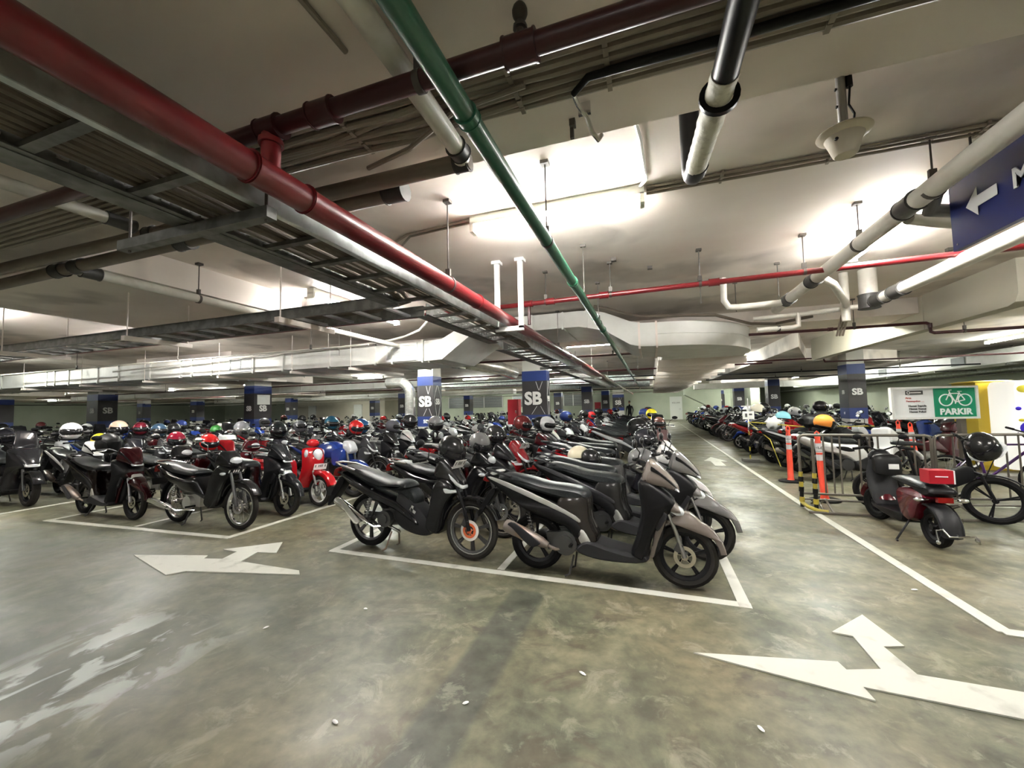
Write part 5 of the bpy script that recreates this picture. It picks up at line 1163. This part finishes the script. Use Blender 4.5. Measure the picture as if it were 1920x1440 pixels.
# ------------------------------------------------------------------ right-hand corner
def barricade(x0,y0,x1,y1,label,bars,tape=False):
    t=thing('steel_barricade',label,'barricade',(x0,y0,0),math.atan2(y1-y0,x1-x0)); L=math.hypot(x1-x0,y1-y0)
    g=G(); r=.019; H=1.02
    g.tube([(0,0,.02),(0,0,H-.06),(.02,0,H-.015),(.06,0,H),(L-.06,0,H),(L-.02,0,H-.015),(L,0,H-.06),(L,0,.02)],r,8); g.tube([(0,0,.21),(L,0,.21)],r*.85,8); g.tube([(0,0,.13),(L,0,.13)],r*.7,8); part('frame',g,'barrier',t)
    for b in bars:
        g=G(); g.tube([(b*L,0,.21),(b*L,0,H)],.011,6); part('bar',g,'barrier',t)
    for b in (0.12,.85):
        g=G(); g.tube([(b*L-.0,.25,.02),(b*L,0,.14),(b*L,-.28,.02)],.014,7); g.tube([(b*L+.1,.25,.02),(b*L+.1,0,.14),(b*L+.1,-.28,.02)],.014,7); part('foot',g,'barrier',t)
    g=G(); g.tube([(0,-.30,.02),(L,-.30,.02)],.016,7); part('ground_bar',g,'barrier',t)
    if tape:
        for k2 in range(2):
            for i in range(7):
                g=G(); z=.02+i*.07; g.tube([(k2*.13,k2*-.12,z),(k2*.13+.004,k2*-.12,z+.068)],.026+(.006 if i%2 else 0),8); part('hazard_tape',g,'yellowtape' if i in (1,4,6) else 'cableblack',t)
        g=G(); g.tube([(.13,-.12,.02),(.13,-.12,.98)],.019,8); part('post',g,'barrier',t)
        g=G(); g.tube([(0,-.0,.08),(.04,-.14,.05),(.12,-.25,.03),(.22,-.29,.03)],.025,7); part('hazard_tape',g,'yellowtape',t)
    return t
barricade(1.96,6.78,3.40,6.72,'steel barricade with yellow and black tape on its left posts',[.20,.27,.33,.48,.56,.62,.88,.95],tape=True)
barricade(3.45,6.76,5.2,7.1,'second steel barricade, behind the parked electric bicycle',[.12,.2,.45,.53,.8,.88])
def delineator(x,y,label,lean=(0,0)):
    t=thing('traffic_post',label,'traffic post',(x,y,0)); t.rotation_euler=(lean[0],lean[1],0)
    g=G(); g.lathe([(.001,.035),(.06,.035),(.05,.06),(.047,.55),(.043,.58),(.040,.88),(.034,.90),(.032,.93),(.03,.96),(.001,.96)],18); part('post',g,'post_orange',t)
    g=G(); g.tube([(-.028,0,.93),(-.026,0,1.01),(0,0,1.04),(.026,0,1.01),(.028,0,.93)],.012,8); part('handle',g,'post_orange',t)
    g=G(); g.lathe([(.0445,.60),(.0445,.69)],18); part('reflective_band',g,'reflective',t)
    g=G(); g.lathe([(.043,.72),(.043,.86)],18); part('reflective_band',g,'reflective',t,'white band with dark lettering')
    g=G(); text_on(g,'<I-O',.055,(-.0,-.045,.79),'-y'); g.lathe([(.0436,.735),(.0436,.74)],18); part('band_lettering',g,'signdark',t)
    g=G(); g.lathe([(.001,0),(.20,0),(.20,.02),(.15,.035),(.001,.035)],20); part('base',g,'rubber',t)
delineator(2.43,8.95,'orange traffic post with a looped handle, standing in front of the motorcycles nearest the aisle')
delineator(2.42,7.35,'orange traffic post inside the taped corner of the barricade',(0,-.05))
delineator(5.08,11.0,'orange traffic post under the left half of the bicycle parking sign',(0,-.05)); delineator(4.82,9.98,'orange traffic post under the middle of the bicycle parking sign',(0,-.07))
# bicycle parking sign
ZS=-.10
t=thing('bicycle_parking_sign','white and green bicycle parking sign on a dark post','sign',(4.99,9.72,0),.16)
g=G(); g.box((0,.02,1.415),(1.36,.05,.58)); part('panel',g,'signwhite',t)
g=G(); 
for z in (1.13,1.70): g.box((0,-.01,z),(1.40,.07,.035))
for x in (-.685,.685): g.box((x,-.01,1.415),(.035,.07,.6))
part('frame',g,'whitegloss',t)
g=G(); g.box((.345,-.010,1.415),(.66,.012,.53)); part('green_panel',g,'signgreen',t)
g=G(); 
def ring(g,cx,cz,R,w,y=-.02): g.lathe([(R-w,-.003),(R,-.003),(R,.003),(R-w,.003)],22,'Y',(cx,y,cz),closed=True)
ring(g,.20,1.46,.115,.020); ring(g,.50,1.46,.115,.020)
bx=[((.20,1.46),(.27,1.60)),((.27,1.60),(.25,1.64)),((.25,1.64),(.30,1.645)),((.27,1.58),(.42,1.58)),((.27,1.58),(.35,1.42)),((.35,1.42),(.42,1.60)),((.39,1.615),(.46,1.615)),((.42,1.58),(.50,1.46)),((.35,1.42),(.50,1.46)),((.35,1.42),(.345,1.39))]
for a,b in bx: g.bar((a[0],-.02,a[1]),(b[0],-.02,b[1]),.006,.016)
part('bicycle_symbol',g,'signwhite',t)
g=G(); text_on(g,'PARKIR',.155,(.345,-.02,1.24),'-y',bold=.006); part('lettering',g,'signwhite',t)
g=G(); g.box((-.30,-.012,1.61),(.28,.01,.075)); part('logo_plate',g,'signdark',t)
g=G(); ring(g,-.40,1.61,.028,.010,-.02); g.box((-.28,-.02,1.61),(.17,.004,.018)); part('logo',g,'letter',t)
g=G(); text_on(g,'Area',.05,(-.40,-.01,1.51),'-y'); text_on(g,'Penumpukan .....',.045,(-.29,-.01,1.45),'-y'); part('lettering',g,'signred',t)
g=G()
for i,s in enumerate(('Hemat Sepeda','Hemat Energi','Hemat Polusi')): text_on(g,s,.05,(-.26,-.01,1.36-i*.055),'-y',bold=.001)
part('lettering',g,'signdark',t)
g=G(); g.box((.50,.09,.56),(.09,.09,1.12)); part('post',g,'barrier',t)
# kerb island, wall notice board
g=G(); g.box((0,0,.07),(1.9,.35,.14)); single('concrete_kerb',g,'kerb','low concrete kerb at the foot of the sign post','kerb',loc=(5.75,9.55,0))
g=G(); g.box((0,0,0),(.05,2.6,.75)); single('white_wall_board',g,'signwhite','plain white board on the wall behind the bicycle parking sign','board',loc=(10.9,16.2,1.05))
g=G(); g.box((0,0,0),(.06,2.7,.05)); g.box((0,0,.8),(.06,2.7,.04)); single('board_rail',g,'cableblack','black rail under the white wall board','rail',loc=(10.85,16.2,.98))
# yellow and white machines
t=thing('yellow_machine','tall yellow machine cabinet beside the white one at the right edge','machine',(6.72,11.2,0),0)
g=G(); g.box((0,.25,.95),(.62,.7,1.72)); g.box((0,.25,.05),(.60,.66,.1)); part('cabinet',g,'machine_yellow',t)
g=G(); g.pillow([(-.31,1.79),(-.28,1.84),(.28,1.84),(.31,1.79)],.36,ins=.02,yc=.25); part('top_cap',g,'machine_yellow',t)
g=G(); 
for i in range(6): g.box((-.05,-.105,1.35-i*.03),(.16,.006,.008))
part('side_vent',g,'machine_yellow',t)
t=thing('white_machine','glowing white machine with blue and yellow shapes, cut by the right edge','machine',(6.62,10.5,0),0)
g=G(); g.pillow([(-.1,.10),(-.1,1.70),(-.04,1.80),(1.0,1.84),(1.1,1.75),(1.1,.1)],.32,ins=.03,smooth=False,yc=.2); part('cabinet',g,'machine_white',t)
g=G(); 
for c,r in (((-.035,1.27),.045),((.12,.90),.16)): g.ell((c[0],-.125,c[1]),(r,.006,r*.8),20,8)
part('blue_graphic',g,'machine_blue',t)
g=G(); g.ell((.06,-.125,1.64),(.10,.006,.07),20,8); g.ell((.0,-.125,1.05),(.05,.006,.03),12,6); part('yellow_graphic',g,'yellowcloth',t)
# small signpost among the motorcycles, rope
t=thing('small_signpost','thin white and striped signpost on a pale concrete base in the right bay','signpost',(2.34,11.75,0))
g=G(); g.prism([(-.18,-.13),(.18,-.13),(.18,.13),(-.18,.13)],0,.07); part('base',g,'kerb',t)
for i in range(8):
    g=G(); g.tube([(0,0,.07+i*.1),(0,0,.17+i*.1)],.018,8); part('striped_pole',g,'cableblack' if i%2 else 'yellowtape',t)
g=G(); g.box((0,0,1.12),(.035,.02,.65)); g.box((0,0,1.40),(.30,.02,.025)); g.box((0,-.012,1.52),(.02,.01,.16)); part('cross_post',g,'whitegloss',t)
g=G(); g.box((0,-.02,1.17),(.26,.012,.20)); part('sign_plate',g,'paper',t)
g=G(); g.box((-.05,-.03,1.17),(.05,.004,.09)); g.box((.05,-.03,1.19),(.07,.004,.04)); part('sign_marks',g,'signdark',t)
g=G(); g.tube([(2.34,11.75,1.0),(3.2,10.6,.93),(4.4,9.9,.98)],.012,6); g.tube([(2.34,11.75,1.0),(2.5,10.5,.65),(2.6,10.2,.1)],.010,6); single('barrier_rope',g,'yellowtape','dirty yellow rope strung from the small signpost','rope')
g=G(); g.ell((0,0,0),(.17,.12,.14),14,9,f=lambda p: Vector((p.x*(1+.15*math.sin(p.z*7)),p.y,p.z*(1+.25*math.sin(p.x*8))))); single('white_bag',g,'paper','crumpled whitish bag beside the small signpost','bag',loc=(2.75,11.2,1.0))
# electric moped seen from behind
t=thing('electric_moped','dark red electric moped with a bright red box behind its seat, right foreground','moped',(2.68,5.32,0)); t.rotation_euler=(0,.0,PI/2+.02)
def ep(nm,g,m,par=None,label=None): return part(nm,g,m,par or t,label)
g=off(tyre(.20,.10),0,0,.20); w1=ep('rear_wheel',g,'rubber'); ep('rim',off(rim(.125,.06,5),0,0,.20),'blackplastic',w1)
g=G(); g.v=tyre(.20,.09).v; g.f=tyre(.20,.09).f; g.m=[0]*len(g.f); g.move(Matrix.Translation((1.06,0,.20))@Matrix.Rotation(.25,4,'Z')); w2=ep('front_wheel',g,'rubber'); r_=rim(.125,.06,5).move(Matrix.Translation((1.06,0,.20))@Matrix.Rotation(.25,4,'Z')); ep('rim',r_,'blackplastic',w2)
g=G(); g.pillow(sector((0,.20),.205,.245,math.radians(62),math.radians(192),12),.088,ins=.03,res=1,edge=.3); ep('rear_fender',g,'greyplastic')
g=G(); g.pillow(sector((1.06,.20),.205,.27,math.radians(10),math.radians(160),10),.085,ins=.03,res=1,edge=.3); o_=ep('front_fender',g,'paint'); o_.color=(.07,.004,.008,1)
g=G(); g.pillow([(-.10,.50),(.06,.56),(.30,.55),(.42,.50),(.40,.34),(.30,.20),(.14,.24),(.05,.40)],.125,ins=.04,edge=.5); o_=ep('body_panel',g,'paint'); o_.color=(.075,.004,.01,1)
g=G(); g.pillow([(.30,.22),(.38,.26),(.85,.24),(.93,.28),(.92,.18),(.4,.14)],.12,ins=.02); ep('floorboard',g,'blackplastic')
g=G(); g.pillow([(.82,.22),(.92,.26),(1.0,.55),(.96,.78),(.90,.80),(.90,.55),(.84,.36)],.15,ins=.04,edge=.4,wf=lambda x,z:.75+.25*math.sin(min(1,max(0,(z-.2)/.6))*PI)); ep('leg_shield',g,'greyplastic')
g=G(); g.pillow([(-.08,.60),(.0,.64),(.25,.66),(.48,.64),(.50,.60),(.3,.57),(.0,.56)],.12,ins=.03,edge=.5); ep('seat',g,'vinyl')
g=G(); g.pillow([(-.16,.56),(-.1,.62),(.12,.60),(.12,.54),(-.05,.51)],.11,ins=.02); ep('seat_base',g,'blackplastic')
g=G(); g.box((-.06,0,.72),(.15,.19,.13)); o_=ep('storage_box',g,'redbox',label='bright red box')
g=G(); g.box((-.137,0,.725),(.004,.10,.010)); ep('box_marking',g,'signwhite',o_)
g=G(); g.box((-.06,-.10,.72),(.15,.012,.13)); ep('box_end',g,'signwhite',o_)
g=G(); g.box((-.15,0,.50),(.04,.12,.05)); ep('tail_light',g,'redlens')
for s in (-1,1):
    g=G(); g.ell((-.10,s*.17,.49),(.03,.05,.022),10,6); g.tube([(-.08,s*.09,.49),(-.10,s*.14,.49)],.007,6); ep('turn_signal',g,'chrome')
g=G(); g.tube([(-.20,-.02,.22),(-.26,-.02,.18),(-.27,.05,.18),(-.24,.08,.24),(-.2,.11,.22),(-.22,.11,.12)],.009,8); g.tube([(-.26,-.02,.18),(-.30,-.12,.20),(-.33,-.13,.17),(-.30,-.15,.14)],.011,8); g.ell((-.22,.11,.11),(.018,.018,.022),8,6); g.ell((-.31,-.13,.17),(.02,.018,.018),8,6); g.tube([(-.1,-.09,.30),(-.16,-.12,.29)],.011,8); ep('rear_bumper',g,'chrome')
g=G(); g.tube([(.25,.08,.22),(.16,.26,.01),(.12,.27,.01)],.010,7); ep('side_stand',g,'blackplastic')
g=G(); g.tube([(1.02,.06,.25),(.95,.05,.6),(.92,0,.86)],.016,8); g.tube([(.88,.28,.90),(.92,.14,.92),(.93,0,.86),(.92,-.14,.92),(.88,-.28,.90)],.010,8); ep('handlebar',g,'blackplastic')
g=G(); g.ell((.95,0,.78),(.09,.12,.11),14,8); ep('front_console',g,'blackplastic')
for s in (-1,1):
    g=G(); g.tube([(.86,s*.30,.895),(.89,s*.18,.91)],.017,8); ep('grip',g,'rubber')
    g=G(); g.tube([(.92,s*.16,.92),(.93,s*.2,1.02)],.005,6); g.ell((.92,s*.23,1.04),(.015,.05,.035),10,6); ep('mirror',g,'blackplastic')
g=G(); g.pillow([(.74,.60),(.86,.62),(.88,.80),(.80,.84),(.74,.78)],.13,ins=.04,edge=.4); o_=ep('hanging_bag',g,'cableblack'); 
g=G(); g.box((.725,-.03,.70),(.006,.10,.06)); ep('bag_label',g,'paper',o_)
# black electric bicycle
def cycle(x,y,rz,label,R,frame_m,wheelw,cast,fat=False,cat='bicycle',accent=None):
    t=thing('electric_bicycle' if cast else 'bicycle',label,cat,(x,y,0),rz)
    for nm,wx in (('front_wheel',0.),('rear_wheel',-1.02)):
        w_=part(nm,off(tyre(R,wheelw),wx,0,R),'rubber',t); part('rim',off(rim(R-.055 if cast else R-.03,wheelw*.5,3 if cast else 24,'cast' if cast else 'wire'),wx,0,R),'blackplastic' if cast else 'alu',w_)
    g=G()
    if cast: g.pillow([(-.14,.60),(-.24,.66),(-.66,.42),(-.72,.30),(-.55,.28),(-.18,.48)],.045,ins=.02,edge=.5)
    else: g.tube([(-.16,0,.78),(-.60,0,.32)],.018,8); g.tube([(-.17,0,.82),(-.68,0,.80)],.014,8)
    g.tube([(-.16,0,.55),(-.20,0,.88)],.024,8); g.tube([(-.62,0,.32),(-.72,0,.86)],.018,8)
    for s in (-1,1): g.tube([(-.62,s*.03,.32),(-1.02,s*.06,R)],.011,6); g.tube([(-.70,s*.03,.72),(-1.02,s*.06,R)],.009,6)
    part('frame',g,frame_m,t)
    for s in (-1,1):
        g=G(); g.tube([(0,s*.06,R),(-.10,s*.055,R+.3),(-.16,s*.02,.60)],.016,8); part('fork_leg',g,'blackplastic',t)
    g=G(); g.tube([(-.20,0,.86),(-.22,0,.98)],.016,8); g.tube([(-.26,-.30,1.03),(-.20,-.12,.99),(-.20,.12,.99),(-.26,.30,1.03)],.012,8); part('handlebar',g,'blackplastic',t)
    for s in (-1,1):
        g=G(); g.tube([(-.275,s*.34,1.04),(-.245,s*.22,1.02)],.017,8); part('grip',g,'rubber',t)
    g=G(); g.pillow([(-.86,.90),(-.84,.95),(-.60,.93),(-.56,.90),(-.70,.89)],.07,ins=.02,wf=lambda x,z:1.2-max(0,(x+.86))*2.4); part('saddle',g,'vinyl',t)
    g=G(); g.disc_y((-.62,0,.32),.075 if not cast else .09,-.06,.06,18); g.bar((-.62,-.09,.32),(-.62,-.09,.15),.02,.012); g.bar((-.62,.09,.32),(-.62,.09,.49),.02,.012); part('crankset',g,'darkmetal',t)
    g=G(); g.tube([(-.10,.03,.62),(-.14,.10,.85),(-.23,.14,.98)],.006,6); g.tube([(-.06,-.05,.55),(.02,-.10,.80),(-.14,-.12,.98)],.006,6); part('cable',g,'cableblack',t)
    g=G(); g.pillow(sector((0,R),R+.012,R+.03,math.radians(30),math.radians(120),7),.03,ins=.008,res=1); part('front_fender',g,'blackplastic',t)
    return t
cycle(3.80,6.43,PI+.1+2.62,'black electric bicycle with thick cast wheels at the right edge, facing the viewer',.275,'blackplastic',.085,True)
cycle(5.2,7.75,PI+2.9,'bicycle with a purple and orange frame behind the black electric one',.32,'purple',.045,False)
g=helmet('open',3.72,6.32,.98,-1.9,(.015,.015,.015),'black helmet with a white rim hanging on the electric bicycle',None,(.5,.6),1.15)
g=G(); g.lathe([(.112,.03),(.146,.03),(.140,.058),(.112,.058)],22,'Z',closed=True); part('rim_band',g,'signwhite',bpy.data.objects[len(bpy.data.objects)-1] if False else list(o for o in C.objects if o.get('label')=='black helmet with a white rim hanging on the electric bicycle')[0])
# red fire cabinets
for x,y,w_,h_,z,lab in ((-3.77,11.25,.32,.72,1.03,'red fire cabinet attached beside the largest SB pillar'),(-3.48,28.7,.4,.65,1.1,'small far red cabinet beside a distant SB pillar')):
    t=thing('fire_cabinet',lab,'cabinet',(x,y,z-.02)); g=G(); g.box((0,0,h_/2),(w_,.28,h_)); part('cabinet_body',g,'redbox',t); g=G(); g.box((0,-.15,h_/2),(w_*.88,.02,h_*.9)); d_=part('door',g,'redbox',t); g=G(); g.box((w_*.3,-.165,h_/2),(.03,.02,.08)); part('handle',g,'chrome',d_)
    g=G(); g.box((0,.0,-z/2),(.08,.08,z)); part('stand_post',g,'darkred',t)
# distant person in dark clothes
t=thing('person','person in dark clothes standing among the far motorcycles near the aisle end','person',(-1.45,30.5,0),-.4)
def skin_body(parent):
    J=dict(pel=(0,0,.95),che=(0,.01,1.30),nek=(0,0,1.48),hd=(0,-.01,1.56),lh=(.09,0,.92),lk=(.11,.0,.50),la=(.12,.03,.08),lt=(.13,-.12,.04),rh=(-.09,0,.92),rk=(-.11,.0,.50),ra=(-.13,.03,.08),rt=(-.14,-.12,.04),ls=(.19,0,1.41),le=(.26,.03,1.13),lw=(.24,-.08,.90),rs=(-.19,0,1.41),re=(-.26,.03,1.13),rw=(-.23,-.1,.92))
    rad=dict(pel=.14,che=.15,nek=.06,hd=.06,lh=.09,lk=.06,la=.045,lt=.035,rh=.09,rk=.06,ra=.045,rt=.035,ls=.07,le=.05,lw=.033,rs=.07,re=.05,rw=.033)
    E=[('pel','che'),('che','nek'),('nek','hd'),('pel','lh'),('lh','lk'),('lk','la'),('la','lt'),('pel','rh'),('rh','rk'),('rk','ra'),('ra','rt'),('che','ls'),('ls','le'),('le','lw'),('che','rs'),('rs','re'),('re','rw')]
    K=list(J); V=[J[k] for k in K]; rads=[rad[k] for k in K]; ee=[(K.index(a),K.index(b)) for a,b in E]
    for wn_,sx in (('lw',1),('rw',-1)):
        wv=Vector(J[wn_]); pm=wv+Vector((0,-.02,-.07)); V.append(tuple(pm)); rads.append(.03); pi=len(V)-1; ee.append((K.index(wn_),pi))
        for q in range(5):
            a=pm+Vector((sx*.006*(q-1.5),-.012*(q-2)-.005,-.035)); V.append(tuple(a)); rads.append(.009); ee.append((pi,len(V)-1)); b=a+Vector((0,.004,-.035 if q else -.015)); V.append(tuple(b)); rads.append(.008); ee.append((len(V)-2,len(V)-1))
    me=bpy.data.meshes.new('body'); me.from_pydata(V,ee,[]); o=ob('body',me,parent)
    m=o.modifiers.new('s','SKIN'); 
    for i,r in enumerate(rads): me.skin_vertices[0].data[i].radius=(r,r*.8)
    me.skin_vertices[0].data[0].use_root=True
    o.modifiers.new('ss','SUBSURF').levels=2
    bpy.context.view_layer.update(); m2=bpy.data.meshes.new_from_object(o.evaluated_get(bpy.context.evaluated_depsgraph_get()))
    o.modifiers.clear(); o.data=m2; m2.materials.clear(); m2.materials.append(MATS['blackplastic']); m2.polygons.foreach_set('use_smooth',[True]*len(m2.polygons)); return o
try: skin_body(t)
except Exception as e: print('skin failed',e)
g=G(); g.ell((0,-.01,1.68),(.075,.095,.115),14,10); g.ell((0,-.105,1.67),(.012,.02,.02),8,5); g.ell((.078,0,1.67),(.01,.02,.03),8,5); g.ell((-.078,0,1.67),(.01,.02,.03),8,5); part('head',g,'skin',t)
g=G(); g.ell((0,.008,1.715),(.082,.10,.098),14,8,vmin=-.2); part('hair',g,'cableblack',t)
